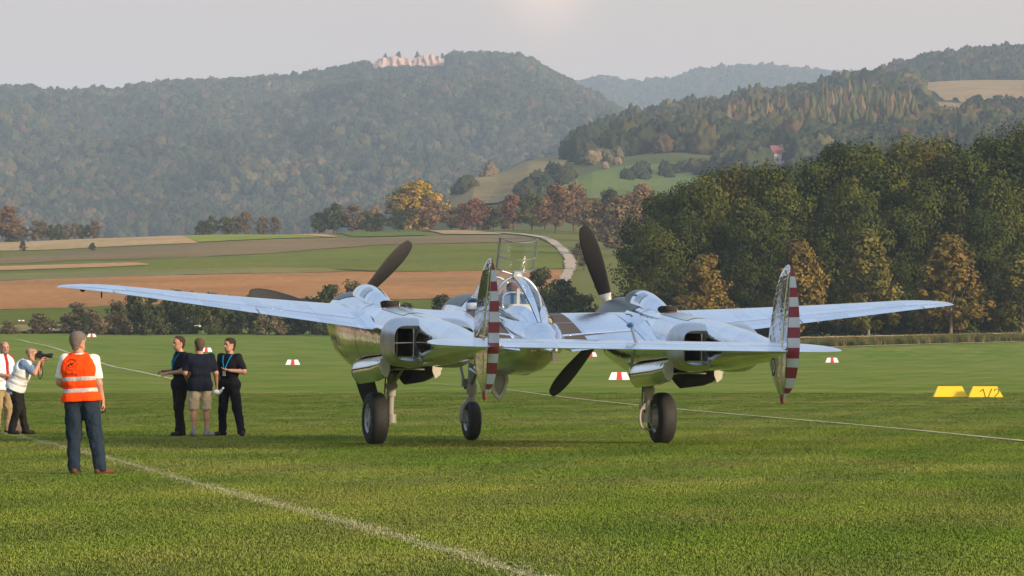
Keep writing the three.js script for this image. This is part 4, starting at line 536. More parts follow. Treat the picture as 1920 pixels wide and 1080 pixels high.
    for (const o of [-1, 1]) { // doors hanging open on both sides of the well
      const dx = cx + o * 0.37, zs = range(-1.05, 1.30, 18), sec = (z, i) => { const f = clamp(i / 4, 0, 1), drop = 0.40 * Math.pow(f, 0.5) * (1 - 0.14 * clamp((i - 13) / 5, 0, 1)), yT = 1.40 + 0.055 * (z - 0.1) * 0.9, R = []; for (let k = 0; k <= 8; k++) { const t = k / 8; R.push([dx + o * 0.17 * Math.sin(Math.PI * (0.12 + 0.80 * t)) * f, yT - drop * t, z]); } for (let k = 8; k >= 0; k--) { const t = k / 8; R.push([dx + o * (0.17 * Math.sin(Math.PI * (0.12 + 0.80 * t)) * f - 0.03), yT + 0.003 - drop * t, z]); } return R; };
      const door = A('gear_door', loft(zs.map(sec), true, true, true), metal);
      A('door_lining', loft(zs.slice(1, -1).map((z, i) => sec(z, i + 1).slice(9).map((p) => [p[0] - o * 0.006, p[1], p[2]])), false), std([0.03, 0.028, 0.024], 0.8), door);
      const sh = new THREE.Shape([[0, 0.02], [0.16, -0.06], [0.14, -0.30], [0.05, -0.37], [0, -0.25]].map((p) => new THREE.Vector2(dx + o * (p[0] - 0.01), 1.455 + p[1]))), hole = new THREE.Path(); hole.absarc(dx + o * 0.065, 1.33, 0.035, 0, 7); sh.holes.push(hole);
      A('door_bracket', new THREE.ExtrudeGeometry(sh, { depth: 0.03, bevelEnabled: false, curveSegments: 12 }).translate(0, 0, 1.30), cream, door);
    }
    A('wheel_well', box(0.52, 0.02, 2.2, cx, 1.235, 0.1), std([0.20, 0.20, 0.15], 0.8), boom);
    A('trunnion', box(0.5, 0.06, 0.4, cx, 1.19, -0.6), std([0.05, 0.045, 0.04], 0.8), leg);
  }
  function tyreMesh(name, R, W, rIn, x, y, z, parent) {
    const pr = []; for (let i = 0; i <= 22; i++) { const a = lerp(-1.32, 1.32, i / 22), c = Math.cos(a), q = Math.sin(a); pr.push(new THREE.Vector2(rIn + (R - rIn) * Math.pow(Math.max(c, 0), 0.55) * (1), W / 2 * Math.sign(q) * Math.pow(Math.abs(q) / Math.sin(1.32), 0.72))); } pr[0].x = pr[22].x = rIn;
    const g = new THREE.LatheGeometry(pr, 56); const uv = g.attributes.uv; for (let i = 0; i < uv.count; i++) uv.setXY(i, uv.getX(i) * 26, uv.getY(i) * 5); g.rotateZ(Math.PI / 2); g.translate(x, y, z);
    const tread = canvasTex(128, 128, (c, w, h) => { c.fillStyle = '#fff'; c.fillRect(0, 0, w, h); c.strokeStyle = '#000'; c.lineWidth = 12; for (let k = -1; k < 2; k++) { c.beginPath(); c.moveTo(k * w, 0); c.lineTo((k + 1) * w, h); c.moveTo((k + 1) * w, 0); c.lineTo(k * w, h); c.stroke(); } }, false);
    return A(name, g, std([0.017, 0.016, 0.015], 0.72, 0, { bumpMap: tread, bumpScale: 0.006 }), parent);
  }
  function wheelRim(tyre, r, w, x, y, z, n) {
    const metalRim = std([0.42, 0.42, 0.42], 0.45, 0.5); const L = [];
    for (const q of [-1, 1]) { L.push(new THREE.LatheGeometry([[r + 0.012, w * 0.42], [r + 0.005, w * 0.50], [r - 0.03, w * 0.47], [r - 0.045, w * 0.36]].map((p) => new THREE.Vector2(p[0], p[1] * q)), 36).rotateZ(Math.PI / 2)); L.push(new THREE.CylinderGeometry(r * 0.30, r * 0.34, w * 0.2, 20).rotateZ(Math.PI / 2).translate(-q * w * 0.36, 0, 0)); for (let k = 0; k < n; k++) { const b = box(w * 0.12, r * 0.66, r * 0.28, 0, r * 0.56, 0); b.rotateX(k * 2 * Math.PI / n + 0.3); b.translate(-q * w * 0.36, 0, 0); L.push(b); } }
    const g = merge(L); g.translate(x, y, z); A('wheel_rim', g, metalRim, tyre); A('wheel_disc', new THREE.CylinderGeometry(r, r, w * 0.5, 32).rotateZ(Math.PI / 2).translate(x, y, z), std([0.03, 0.03, 0.03], 0.8), tyre);
  }
  { // nose wheel
    const y = 0.335, z = -3.65, leg = A('nose_gear_leg', merge([tubeAt([-0.02, 1.45, z + 0.16], [-0.01, 0.96, z + 0.04], 0.085, 0.075, 16), tubeAt([-0.01, 0.98, z + 0.04], [0, 0.80, z + 0.02], 0.10, 0.09, 16), tubeAt([0, 0.82, z + 0.02], [0, 0.70, z], 0.055, 0.055, 14), tubeAt([0, 0.74, z], [0, 0.66, z], 0.085, 0.085, 14)]), strutPaint);
    A('nose_fork', merge([curveTube([[0.01, 0.70, z], [-0.12, 0.62, z], [-0.165, 0.48, z], [-0.165, y, z]], 0.042, 24, 10), tubeAt([-0.2, y, z], [0.05, y, z], 0.045, 0.04, 14)]), strutPaint, leg);
    A('drag_brace', merge([tubeAt([-0.02, 0.95, z + 0.03], [-0.05, 1.45, z + 0.85], 0.035), tubeAt([-0.11, 0.9, z], [-0.12, 1.3, z - 0.3], 0.025), box(0.12, 0.14, 0.1, -0.11, 1.0, z)]), std([0.2, 0.19, 0.18], 0.5), leg);
    const tyre = tyreMesh('nose_wheel', 0.345, 0.22, 0.19, 0.01, y, z, AIR); wheelRim(tyre, 0.185, 0.2, 0.01, y, z, 6);
    const fr = new THREE.Shape([[-0.20, 0.0], [0.20, 0.0], [0.24, -0.16], [0.16, -0.36], [0.0, -0.50], [-0.19, -0.38]].map((p) => new THREE.Vector2(...p))), h = new THREE.Path([[-0.14, -0.05], [-0.13, -0.32], [0.0, -0.42], [0.11, -0.32], [0.17, -0.15], [0.13, -0.05]].map((p) => new THREE.Vector2(...p))); fr.holes.push(h);
    const d = A('nose_gear_door', new THREE.ExtrudeGeometry(fr, { depth: 0.05, bevelEnabled: true, bevelSize: 0.01, bevelThickness: 0.01, bevelSegments: 2 }).rotateY(-0.15).scale(0.62, 1, 1).translate(-0.05, 1.22, -1.75), std([0.40, 0.40, 0.38], 0.4, 0.6));
    A('door_lining', new THREE.ShapeGeometry(new THREE.Shape(h.getPoints())).rotateY(-0.15).scale(0.62, 1, 1).translate(-0.05, 1.22, -1.765), std([0.32, 0.33, 0.33], 0.5, 0.4), d);
    A('door_link', merge([tubeAt([-0.33, 1.24, -2.6], [-0.10, 1.0, -1.85], 0.03), tubeAt([-0.28, 1.26, -2.4], [-0.13, 1.10, -1.8], 0.06, 0.05)]), dull, d);
  }
  // ---- tail
  const LE = [[0.83, 5.68], [0.86, 5.61], [1.07, 5.39], [1.28, 5.20], [1.52, 5.09], [1.69, 5.055], [1.94, 5.10], [2.25, 5.22], [2.5, 5.34], [2.77, 5.51], [2.9, 5.67], [2.955, 5.80], [2.976, 5.88]], TE = [[0.83, 5.70], [0.86, 5.77], [0.91, 5.90], [1.05, 6.20], [1.28, 6.36], [1.6, 6.46], [1.85, 6.478], [2.18, 6.43], [2.47, 6.35], [2.75, 6.22], [2.88, 6.10], [2.955, 5.99], [2.976, 5.91]];
  const hingeZ = (y) => clamp(5.735 + 0.115 * (y - 0.83), interp(LE, y)[0] + 0.01, interp(TE, y)[0] - 0.012);
  const finRing = (cx, y, zf0, zf1, n = 14) => { const a = interp(LE, y)[0], b = interp(TE, y)[0], ch = b - a, c0 = clamp((zf0(y) - a) / ch, 0, 1), c1 = clamp((zf1(y) - a) / ch, 0.01, 1), R = []; for (let i = 0; i <= n; i++) { const f = i / n, c = c0 < 0.001 ? c1 * (1 - Math.sin(f * Math.PI / 2)) : lerp(c1, c0, f); R.push([cx + yt(c, 0.10) * ch, y, a + c * ch]); } for (let i = 1; i <= n; i++) { const f = i / n, c = c0 < 0.001 ? c1 * (1 - Math.cos(f * Math.PI / 2)) : lerp(c0, c1, f); R.push([cx - yt(c, 0.10) * ch, y, a + c * ch]); } return R; };
  const ys = [0.832, 0.845, 0.87, 0.92, ...range(1.0, 2.8, 30), 2.85, 2.9, 2.935, 2.96, 2.975];
  const RB = [2.788, 2.61, 2.46, 2.31, 2.145, 1.986, 1.82, 1.668, 1.50, 1.36, 1.19, 1.033, 0.95];   // stripe borders
  const stripes = canvasTex(64, 1024, (c, w, h) => { const Y = (y) => (1 - (y - 0.8) / 2.2) * h; let red = true, y0 = 3.0; for (const y of [...RB, 0.7]) { c.fillStyle = red ? '#8a101b' : '#c9cac6'; c.fillRect(0, Y(y0), w, Y(y) - Y(y0) + 1); y0 = y; red = !red; } });
  stripes.wrapS = stripes.wrapT = THREE.ClampToEdgeWrapping;
  const paint = std([1, 1, 1], 0.5, 0, { map: stripes, bumpMap: repeated(wavy, 1), bumpScale: 0.003 });
  for (const s of [-1, 1]) {
    const cx = s * 2.44, fin = A('tail_fin', loft(ys.map((y) => finRing(cx, y, () => -99, (q) => hingeZ(q) - 0.004)), true, true, true), finMetal);
    A('rudder', loft(ys.map((y) => finRing(cx, y, (q) => hingeZ(q) + 0.004, (q) => lerp(hingeZ(q), interp(TE, q)[0], 0.26))), true, true, true), finMetal, fin);
    { const g = loft(ys.map((y) => finRing(cx, y, (q) => lerp(hingeZ(q), interp(TE, q)[0], 0.262), (q) => interp(TE, q)[0])), true, true, true), p = g.attributes.position, uv = g.attributes.uv; for (let i = 0; i < p.count; i++) uv.setXY(i, (p.getZ(i) - 5.5), (p.getY(i) - 0.8) / 2.2); A('rudder_stripes', g, paint, fin); }
    A('fin_skid', new THREE.SphereGeometry(0.05, 16, 12).scale(0.7, 1.9, 1.2).translate(cx, 0.87, 5.70), std([0.25, 0.05, 0.05], 0.5, 0.4), fin);
    // code letters on the outer or inner face turned to the camera
    const word = s < 0 ? '25Y' : 'D', let1 = canvasTex(256, 256, (c, w, h) => { c.clearRect(0, 0, w, h); c.textAlign = 'center'; c.textBaseline = 'middle'; c.font = `bold ${s < 0 ? 110 : 230}px sans-serif`; if (s < 0) { c.fillStyle = '#20262c'; c.fillText(word, w / 2, h / 2); } else { c.lineWidth = 26; c.strokeStyle = '#e8e8e4'; c.strokeText(word, w / 2, h / 2); c.fillStyle = '#15191c'; c.fillText(word, w / 2, h / 2); } });
    const [y0, y1, z0, z1] = s < 0 ? [2.12, 2.42, 5.33, 5.85] : [1.12, 1.62, 5.22, 5.66], N = 10, rows = range(y0, y1, N).map((y) => range(z0, z1, N).map((z) => { const a = interp(LE, y)[0], ch = interp(TE, y)[0] - a; return [cx - yt(clamp((z - a) / ch, 0.01, 1), 0.10) * ch - 0.004, y, z]; })), g = loft(rows, false), p = g.attributes.position, uv = g.attributes.uv;
    for (let i = 0; i < p.count; i++) uv.setXY(i, (p.getZ(i) - z0) / (z1 - z0), (p.getY(i) - y0) / (y1 - y0));
    A('code_letters', g, std([1, 1, 1], 0.4, 0, { map: let1, transparent: true, alphaTest: 0.5 }), fin);
  }
  const stabRing = (x, c0, c1, n = 16) => { const k = Math.abs(x) > 2.5 ? Math.sqrt(Math.max(0.0004, 1 - ((Math.abs(x) - 2.5) / 0.86) ** 2)) : 1, le = 5.68 + (5.12 - 5.68) * k, te = 5.85 + (6.26 - 5.85) * k, ch = te - le, P = (c, u) => { const z = le + c * ch; return [x, 1.606 + (6.26 - z) * 0.085 + (u ? 1 : -1) * yt(c, 0.115) * ch, z]; }, R = []; for (let i = 0; i <= n; i++) { const f = i / n; R.push(P(c0 === 0 ? c1 * (1 - Math.sin(f * Math.PI / 2)) : lerp(c1, c0, f), true)); } for (let i = 1; i <= n; i++) { const f = i / n; R.push(P(c0 === 0 ? c1 * (1 - Math.cos(f * Math.PI / 2)) : lerp(c0, c1, f), false)); } return R; };
  const stab = A('horizontal_stabilizer', loft(range(-2.42, 2.42, 20).map((x) => stabRing(x, 0, 0.63)), true), metal);
  const elev = A('elevator', loft(range(-2.30, 2.30, 18).map((x) => stabRing(x, 0.637, 1)), true, true, true), wingMetal, stab);
  A('trim_tab', loft(range(-1.0, 1.0, 6).map((x) => stabRing(x, 0.84, 1.0).map((p) => [p[0], p[1] + 0.003 * Math.sign(p[1] - 1.606 - (6.26 - p[2]) * 0.085), p[2]])), true, true, true), wingMetal, stab);
  for (const s of [-1, 1]) A('stabilizer_tip', loft([2.44, 2.5, 2.7, 2.9, 3.05, 3.18, 3.27, 3.33, 3.355, 3.36].map((x) => stabRing(s * x, 0, 1)), true, false, true), metal, stab);
  for (const q of [1, -1]) { const m = A('mass_balance', merge([tubeAt([0, 1.70, 5.75], [0, q > 0 ? 1.97 : 1.40, q > 0 ? 5.45 : 5.52], 0.028, 0.022, 10)]), frame, stab); A('balance_weight', new THREE.SphereGeometry(0.06, 18, 12).scale(0.8, 0.75, 2.2).translate(0, q > 0 ? 1.985 : 1.39, q > 0 ? 5.42 : 5.5), q > 0 ? std([0.05, 0.12, 0.28], 0.3) : std([0.25, 0.28, 0.31], 0.4, 0.5), m); }
  void elev; void black; void whitePaint; void redPaint;
}

// ---------------------------------------------------------------- figures: bodies and clothes as smooth fields meshed on a grid
const sub = (a, b) => [a[0] - b[0], a[1] - b[1], a[2] - b[2]], add = (a, b, k = 1) => [a[0] + b[0] * k, a[1] + b[1] * k, a[2] + b[2] * k], dot3 = (a, b) => a[0] * b[0] + a[1] * b[1] + a[2] * b[2], len3 = (a) => Math.hypot(...a), nrm = (a) => { const l = len3(a) || 1; return a.map((v) => v / l); }, crs = (a, b) => [a[1] * b[2] - a[2] * b[1], a[2] * b[0] - a[0] * b[2], a[0] * b[1] - a[1] * b[0]], mid = (a, b, t) => a.map((v, i) => lerp(v, b[i], t));
function field(bones, k) { // bones: [a, b, ra, rb]
  const B = bones.map(([a, b, ra, rb]) => { const d = sub(b, a); return [a, d, Math.max(1e-9, dot3(d, d)), ra, rb - ra]; });
  return (x, y, z) => { let s = 9; for (const [a, d, dd, ra, dr] of B) { const px = x - a[0], py = y - a[1], pz = z - a[2], t = clamp((px * d[0] + py * d[1] + pz * d[2]) / dd, 0, 1), qx = px - d[0] * t, qy = py - d[1] * t, qz = pz - d[2] * t, v = Math.sqrt(qx * qx + qy * qy + qz * qz) - ra - dr * t, h = Math.max(k - Math.abs(s - v), 0) / k; s = Math.min(s, v) - h * h * k * 0.25; } return s; };
}
const boundsOf = (bones, m) => { const lo = [9, 9, 9], hi = [-9, -9, -9]; for (const [a, b, ra, rb] of bones) for (const [p, r] of [[a, ra], [b, rb]]) for (let i = 0; i < 3; i++) { lo[i] = Math.min(lo[i], p[i] - r - m); hi[i] = Math.max(hi[i], p[i] + r + m); } return [lo, hi]; };
let coarse = 1;   // figures far away get a coarser grid
function surfaceNet(f, lo, hi, c) {
  c *= coarse;
  const n = [0, 1, 2].map((i) => Math.ceil((hi[i] - lo[i]) / c) + 1), [nx, ny, nz] = n, val = new Float32Array(nx * ny * nz), id = new Int32Array(nx * ny * nz).fill(-1), P = [], I = [], at3 = (i, j, k) => (k * ny + j) * nx + i;
  for (let k = 0; k < nz; k++) for (let j = 0; j < ny; j++) for (let i = 0; i < nx; i++) val[at3(i, j, k)] = f(lo[0] + i * c, lo[1] + j * c, lo[2] + k * c);
  for (let k = 0; k < nz - 1; k++) for (let j = 0; j < ny - 1; j++) for (let i = 0; i < nx - 1; i++) {
    let m = 0, sx = 0, sy = 0, sz = 0; const v = []; let neg = 0; for (let q = 0; q < 8; q++) { v[q] = val[at3(i + (q & 1), j + (q >> 1 & 1), k + (q >> 2))]; if (v[q] < 0) neg++; } if (neg === 0 || neg === 8) continue;
    for (let q = 0; q < 8; q++) for (const b of [1, 2, 4]) if (!(q & b)) { const w = v[q], u = v[q | b]; if ((w < 0) !== (u < 0)) { const t = w / (w - u); sx += (q & 1) + (b === 1 ? t : 0); sy += (q >> 1 & 1) + (b === 2 ? t : 0); sz += (q >> 2) + (b === 4 ? t : 0); m++; } }
    id[at3(i, j, k)] = P.length / 3; P.push(lo[0] + (i + sx / m) * c, lo[1] + (j + sy / m) * c, lo[2] + (k + sz / m) * c);
  }
  const quad = (a, b, d, e, flip) => { if (a < 0 || b < 0 || d < 0 || e < 0) return; flip ? I.push(a, d, b, b, d, e) : I.push(a, b, d, b, e, d); };
  for (let k = 1; k < nz - 1; k++) for (let j = 1; j < ny - 1; j++) for (let i = 1; i < nx - 1; i++) { const v = val[at3(i, j, k)] < 0;
    if (v !== val[at3(i + 1, j, k)] < 0) quad(id[at3(i, j - 1, k - 1)], id[at3(i, j, k - 1)], id[at3(i, j - 1, k)], id[at3(i, j, k)], !v);
    if (v !== val[at3(i, j + 1, k)] < 0) quad(id[at3(i - 1, j, k - 1)], id[at3(i, j, k - 1)], id[at3(i - 1, j, k)], id[at3(i, j, k)], v);
    if (v !== val[at3(i, j, k + 1)] < 0) quad(id[at3(i - 1, j - 1, k)], id[at3(i, j - 1, k)], id[at3(i - 1, j, k)], id[at3(i, j, k)], !v); }
  const g = new THREE.BufferGeometry(); g.setAttribute('position', new THREE.Float32BufferAttribute(P, 3)); g.setIndex(I); g.computeVertexNormals(); return g;
}
const cloth = (f, amp = 0.006) => (x, y, z) => f(x, y, z) + amp * n3(x * 7, y * 5, z * 7) + amp * 0.6 * n3(x * 17, y * 12 + 5, z * 17);
function paintG(g, fn) { const p = g.attributes.position, C = []; for (let i = 0; i < p.count; i++) C.push(...fn(p.getX(i), p.getY(i), p.getZ(i))); g.setAttribute('color', new THREE.Float32BufferAttribute(C, 3)); return g; }
const joinG = (list) => mergeGeometries(list.map((g) => { const q = g.index ? g.toNonIndexed() : g; for (const k of Object.keys(q.attributes)) if (!['position', 'normal', 'color'].includes(k)) q.deleteAttribute(k); return q; }));
// a hand: palm, four unequal fingers and a thumb; dir = along the hand, up = out of its back
function handGeo(w, dir, up, side, curl, skin) {
  const z = nrm(dir), x = nrm(crs(nrm(up), z)), y = crs(z, x), T = (a, b, c) => add(add(add(w, x, a * side), y, b), z, c), B = [[T(-0.022, 0, 0.01), T(-0.026, 0, 0.075), 0.017, 0.014], [T(0.022, 0, 0.01), T(0.026, 0, 0.078), 0.018, 0.014], [T(0, 0, 0), T(0, 0, 0.075), 0.02, 0.015]];
  [[-0.031, 0.055], [-0.011, 0.068], [0.011, 0.072], [0.031, 0.064]].forEach(([a, l], i) => { let p = [a, 0, 0.082], an = 0; for (let q = 0; q < 3; q++) { an += curl * (0.7 + 0.1 * i) * (q ? 0.9 : 0.6); const s = l * [0.45, 0.32, 0.25][q] * 1.15, e = [p[0] + a * 0.06, p[1] - Math.sin(an) * s, p[2] + Math.cos(an) * s]; B.push([T(...p), T(...e), 0.0095 - q * 0.0012, 0.0085 - q * 0.0012]); p = e; } });
  B.push([T(0.028, -0.003, 0.022), T(0.052, -0.018, 0.055), 0.014, 0.011], [T(0.052, -0.018, 0.055), T(0.050, -0.034 - 0.01 * curl, 0.085), 0.010, 0.008]);
  const [lo, hi] = boundsOf(B, 0.012); return paintG(surfaceNet(field(B, 0.008), lo, hi, 0.0055), () => skin);
}
// a head with brow, nose, lips, chin and ears; q turns it
function headGeo(c, q, skin, o = {}) {
  const R = (x, y, z) => { const v = V(x, y, z).applyQuaternion(q); return [c[0] + v.x, c[1] + v.y, c[2] + v.z]; }, S = (a, b, ra, rb) => [R(...a), R(...b), ra, rb ?? ra];
  const B = [S([0, 0.045, -0.025], [0, 0.05, 0.02], 0.083, 0.076), S([0, 0.0, 0.01], [0, -0.01, 0.03], 0.068, 0.060), S([-0.02, -0.075, 0.045], [0.02, -0.075, 0.045], 0.038), S([0, -0.09, 0.06], [0, -0.09, 0.065], 0.020), S([-0.052, -0.05, 0.0], [-0.03, -0.08, 0.03], 0.03), S([0.052, -0.05, 0.0], [0.03, -0.08, 0.03], 0.03), S([-0.03, 0.03, 0.082], [0.03, 0.03, 0.082], 0.013)];
  const N = [S([0, 0.015, 0.092], [0, -0.022, 0.112], 0.008, 0.013), S([-0.014, -0.026, 0.095], [0.014, -0.026, 0.095], 0.009), S([-0.018, -0.056, 0.086], [0.018, -0.056, 0.086], 0.008), S([-0.080, 0.012, -0.01], [-0.076, -0.028, -0.002], 0.014, 0.010), S([0.080, 0.012, -0.01], [0.076, -0.028, -0.002], 0.014, 0.010)];
  const f1 = field(B, 0.04), f2 = field(N, 0.012), e = [R(-0.031, 0.006, 0.10), R(0.031, 0.006, 0.10)], f = (x, y, z) => { let s = f1(x, y, z); const v = f2(x, y, z), h = Math.max(0.014 - Math.abs(s - v), 0) / 0.014; s = Math.min(s, v) - h * h * 0.0035; for (const p of e) { const d = Math.hypot(x - p[0], y - p[1], z - p[2]) - 0.015; s = Math.max(s, -d + Math.max(0, 0.006 - Math.abs(s + d)) * 0.3); } return s; };
  const [lo, hi] = boundsOf([...B, ...N], 0.012), inv = q.clone().invert();
  const colour = (x, y, z) => { const v = V(x - c[0], y - c[1], z - c[2]).applyQuaternion(inv); if (v.z > 0.06) { if (Math.hypot(Math.abs(v.x) - 0.031, (v.y - 0.005) * 1.6) < 0.013) return Math.hypot(Math.abs(v.x) - 0.031, v.y - 0.005) < 0.006 ? [0.02, 0.015, 0.012] : [0.35, 0.30, 0.28]; if (Math.abs(Math.abs(v.x) - 0.032) < 0.022 && Math.abs(v.y - 0.028) < 0.006) return o.brow ?? [0.06, 0.04, 0.03]; if (Math.abs(v.x) < 0.022 && Math.abs(v.y + 0.057) < 0.007) return [skin[0] * 0.75, skin[1] * 0.5, skin[2] * 0.5]; } if (o.beard && v.y < -0.035 && v.z > 0.0 && Math.abs(v.y + 0.057) > 0.006) return o.beard; return skin; };
  const g = paintG(surfaceNet(f, lo, hi, 0.0065), colour);
  // hair: a shell over the skull, cut along the hairline
  const hb = [S([0, 0.047, -0.03], [0, 0.055, 0.012], 0.0925, 0.085), S([0, -0.02, -0.045], [0, -0.065, -0.04], 0.070, 0.054)], hf = field(hb, 0.03), line = o.hairline ?? 0.045;
  const hair = o.bald === 2 ? null : surfaceNet((x, y, z) => { const v = V(x - c[0], y - c[1], z - c[2]).applyQuaternion(inv); let s = hf(x, y, z) + 0.006 * n3(x * 42, y * 42, z * 42); s = Math.max(s, (v.z - line) * 0.8 - (v.y > 0.06 ? (v.y - 0.06) * 0.9 : 0) + (v.y < 0.0 ? 0.055 : 0)); if (v.y < 0.02 && v.z > -0.012) s = Math.max(s, 0.004); s = Math.max(s, -(v.y + 0.10)); if (o.bald) s = Math.max(s, 0.085 - Math.hypot(v.x, v.z + 0.005) + Math.max(0, 0.06 - v.y)); return s; }, ...boundsOf(hb, 0.012), 0.0075);
  return { g, hair };
}
const skinMat = new THREE.MeshStandardMaterial({ vertexColors: true, roughness: 0.6, side: THREE.DoubleSide }), SKIN = [0.42, 0.21, 0.135];
const fabric = (c, k = 60) => matte({ color: lin(...c), roughness: 0.9, specularIntensity: 0.2, bumpMap: repeated(noiseMap, k), bumpScale: 0.001 });
function person(label, pos, turn, J, o, k = 1) {
  const t = thing('person', label, 'person', pos, turn, o.group); t.scale.setScalar(k);
  const skin = o.skin ?? SKIN, A = (n, g, m) => part(n, g, m, t), fat = o.fat ?? 1, sh = [J.sL, J.sR], el = [J.eL, J.eR], wr = [J.wL, J.wR], hp = [J.hL, J.hR], kn = [J.kL, J.kR], an = [J.aL, J.aR], hips = mid(J.hL, J.hR, 0.5), chest = mid(J.sL, J.sR, 0.5), up = nrm(sub(chest, hips)), ax = nrm(sub(J.sL, J.sR)), hx = nrm(sub(J.hL, J.hR));
  const sp = (t0) => mid(hips, chest, t0), fw = nrm(crs(ax, up)), belly = add(add(sp(0.42), up, 0.02), fw, 0.03 * (fat - 0.8));
  const torso = (e) => [[add(add(hips, up, 0.03), hx, 0.075), add(add(hips, up, 0.03), hx, -0.075), 0.118 * Math.sqrt(fat) + e, 0.118 * Math.sqrt(fat) + e], [add(belly, ax, 0.06 * fat), add(belly, ax, -0.06 * fat), 0.118 * fat + e, 0.118 * fat + e], [add(sp(0.76), ax, 0.085), add(sp(0.76), ax, -0.085), 0.122 * Math.sqrt(fat) + e, 0.122 * Math.sqrt(fat) + e], [add(add(chest, up, -0.035), ax, 0.12), add(add(chest, up, -0.035), ax, -0.12), 0.072 + e, 0.072 + e], [add(chest, up, -0.02), mid(chest, J.head, 0.38), 0.075 + e, 0.058 + e]];
  const arm = (i, e, t0 = 1) => { const L = [[add(sh[i], ax, i ? 0.02 : -0.02), t0 >= 0.5 ? el[i] : mid(sh[i], el[i], t0 * 2), 0.058 + e, lerp(0.058, 0.043, Math.min(1, t0 * 2)) + e]]; if (t0 > 0.5) L.push([el[i], mid(el[i], wr[i], t0 * 2 - 1), 0.043 + e, lerp(0.043, 0.029, t0 * 2 - 1) + e]); return L; };
  const legs = (i, e, end = 1) => { const L = [[hp[i], kn[i], 0.088 * Math.sqrt(fat) + e, 0.058 + e]]; L.push([kn[i], mid(kn[i], an[i], end), 0.056 + e, lerp(0.056, 0.040, end) + e]); if (end === 1) L.push([mid(kn[i], an[i], 0.25), mid(kn[i], an[i], 0.4), 0.058 + e, 0.054 + e]); return L; };
  const lower = (e, h) => [[add(add(hips, up, h - 0.08), hx, 0.095), add(add(hips, up, h - 0.08), hx, -0.095), 0.125 * Math.sqrt(fat) + e, 0.125 * Math.sqrt(fat) + e], [add(hips, hx, 0.085), add(hips, hx, -0.085), 0.125 * Math.sqrt(fat) + e, 0.125 * Math.sqrt(fat) + e]], neckCut = (p0) => (x, y, z) => { const d = [x - chest[0], y - chest[1], z - chest[2]], a = dot3(d, up), rad = len3(add(d, up, -a)); return a - p0 - Math.max(0, rad - 0.072) * 2.2; };
  const neckBone = [[add(chest, up, -0.01), add(J.head, [0, 1, 0], -0.07), 0.062, 0.055]];
  // the body, one surface, with its head and hands
  const bb = [...torso(-0.012), ...neckBone, ...arm(0, 0), ...arm(1, 0), ...(o.seated ? [] : [...legs(0, -0.004), ...legs(1, -0.004)])], [lo, hi] = boundsOf(bb, 0.03);
  const q = new THREE.Quaternion().setFromEuler(new THREE.Euler(o.nod ?? 0, o.look ?? 0, o.tiltHead ?? 0, 'YXZ')), H = headGeo(J.head, q, skin, o);
  const list = [paintG(surfaceNet(field(bb, 0.045), lo, hi, 0.0135), () => skin), H.g];
  [0, 1].forEach((i) => { const d = o.hand?.[i]?.dir ?? nrm(sub(wr[i], el[i])); list.push(handGeo(wr[i], d, o.hand?.[i]?.up ?? (i ? [-1, 0, 0.2] : [1, 0, 0.2]), o.hand?.[i]?.thumb ?? (i ? -1 : 1), o.hand?.[i]?.curl ?? 0.5, skin)); });
  A('body', joinG(list), skinMat);
  if (H.hair) A('hair', H.hair, matte({ color: lin(...(o.hair ?? [0.05, 0.03, 0.02])), roughness: 0.8, specularIntensity: 0.3 }));
  // clothes
  const clip = (f, ...planes) => (x, y, z) => { let s = f(x, y, z); for (const [p, n] of planes) s = Math.max(s, (x - p[0]) * n[0] + (y - p[1]) * n[1] + (z - p[2]) * n[2]); return s; };
  const hem = add(hips, up, o.hem ?? -0.06);
  if (o.shirt) { const b = [...torso(0.014), ...lower(0.014, o.hem ?? -0.06), ...arm(0, 0.022, o.sleeve ?? 0.38), ...arm(1, 0.022, o.sleeve ?? 0.38)], f = cloth(field(b, 0.05)), cut = [0, 1].map((i) => { const tt = o.sleeve ?? 0.38, A0 = tt > 0.5 ? el[i] : sh[i], B0 = tt > 0.5 ? wr[i] : el[i], p = mid(A0, B0, tt > 0.5 ? tt * 2 - 1 : tt * 2), d = nrm(sub(B0, A0)); return [p, d]; });
    const g = surfaceNet((x, y, z) => { let s = Math.max(clip(f, [hem, up.map((v) => -v)])(x, y, z), neckCut(0.06)(x, y, z)); for (const [p, d] of cut) { const a = (x - p[0]) * d[0] + (y - p[1]) * d[1] + (z - p[2]) * d[2]; if (Math.hypot(x - p[0], y - p[1], z - p[2]) < 0.13) s = Math.max(s, a); } return s; }, ...boundsOf(b, 0.03), 0.0125); A('shirt', g, fabric(o.shirt)); }
  if (o.collar) A('collar', surfaceNet(clip((x, y, z) => Math.abs(field(neckBone, 0.02)(x, y, z) - 0.018) - 0.007, [add(chest, up, 0.085), up], [add(chest, up, 0.02), up.map((v) => -v)]), ...boundsOf(neckBone, 0.04), 0.009), fabric(o.collar));
  if (o.legsWear) { const end = o.shorts ? 0.06 : 0.95, b = [[add(add(hips, up, 0.03), hx, 0.075), add(add(hips, up, 0.03), hx, -0.075), 0.124 * Math.sqrt(fat), 0.124 * Math.sqrt(fat)], ...[0, 1].flatMap((i) => legs(i, o.shorts ? 0.030 : (o.baggy ?? 0.024), end)), ...(o.shorts ? [] : [0, 1].map((i) => [mid(kn[i], an[i], 0.75), add(an[i], [0, -0.03, 0.01]), 0.060, 0.070]))], cutY = o.shorts ? Math.min(kn[0][1], kn[1][1]) - 0.02 : 0.035;
    A('trousers', surfaceNet(clip(cloth(field(b, 0.03), 0.010), [add(hips, up, 0.10), up], [[0, cutY, 0], [0, -1, 0]]), ...boundsOf(b, 0.03), 0.0125), o.legsMap ? o.legsMap(t) : fabric(o.legsWear));
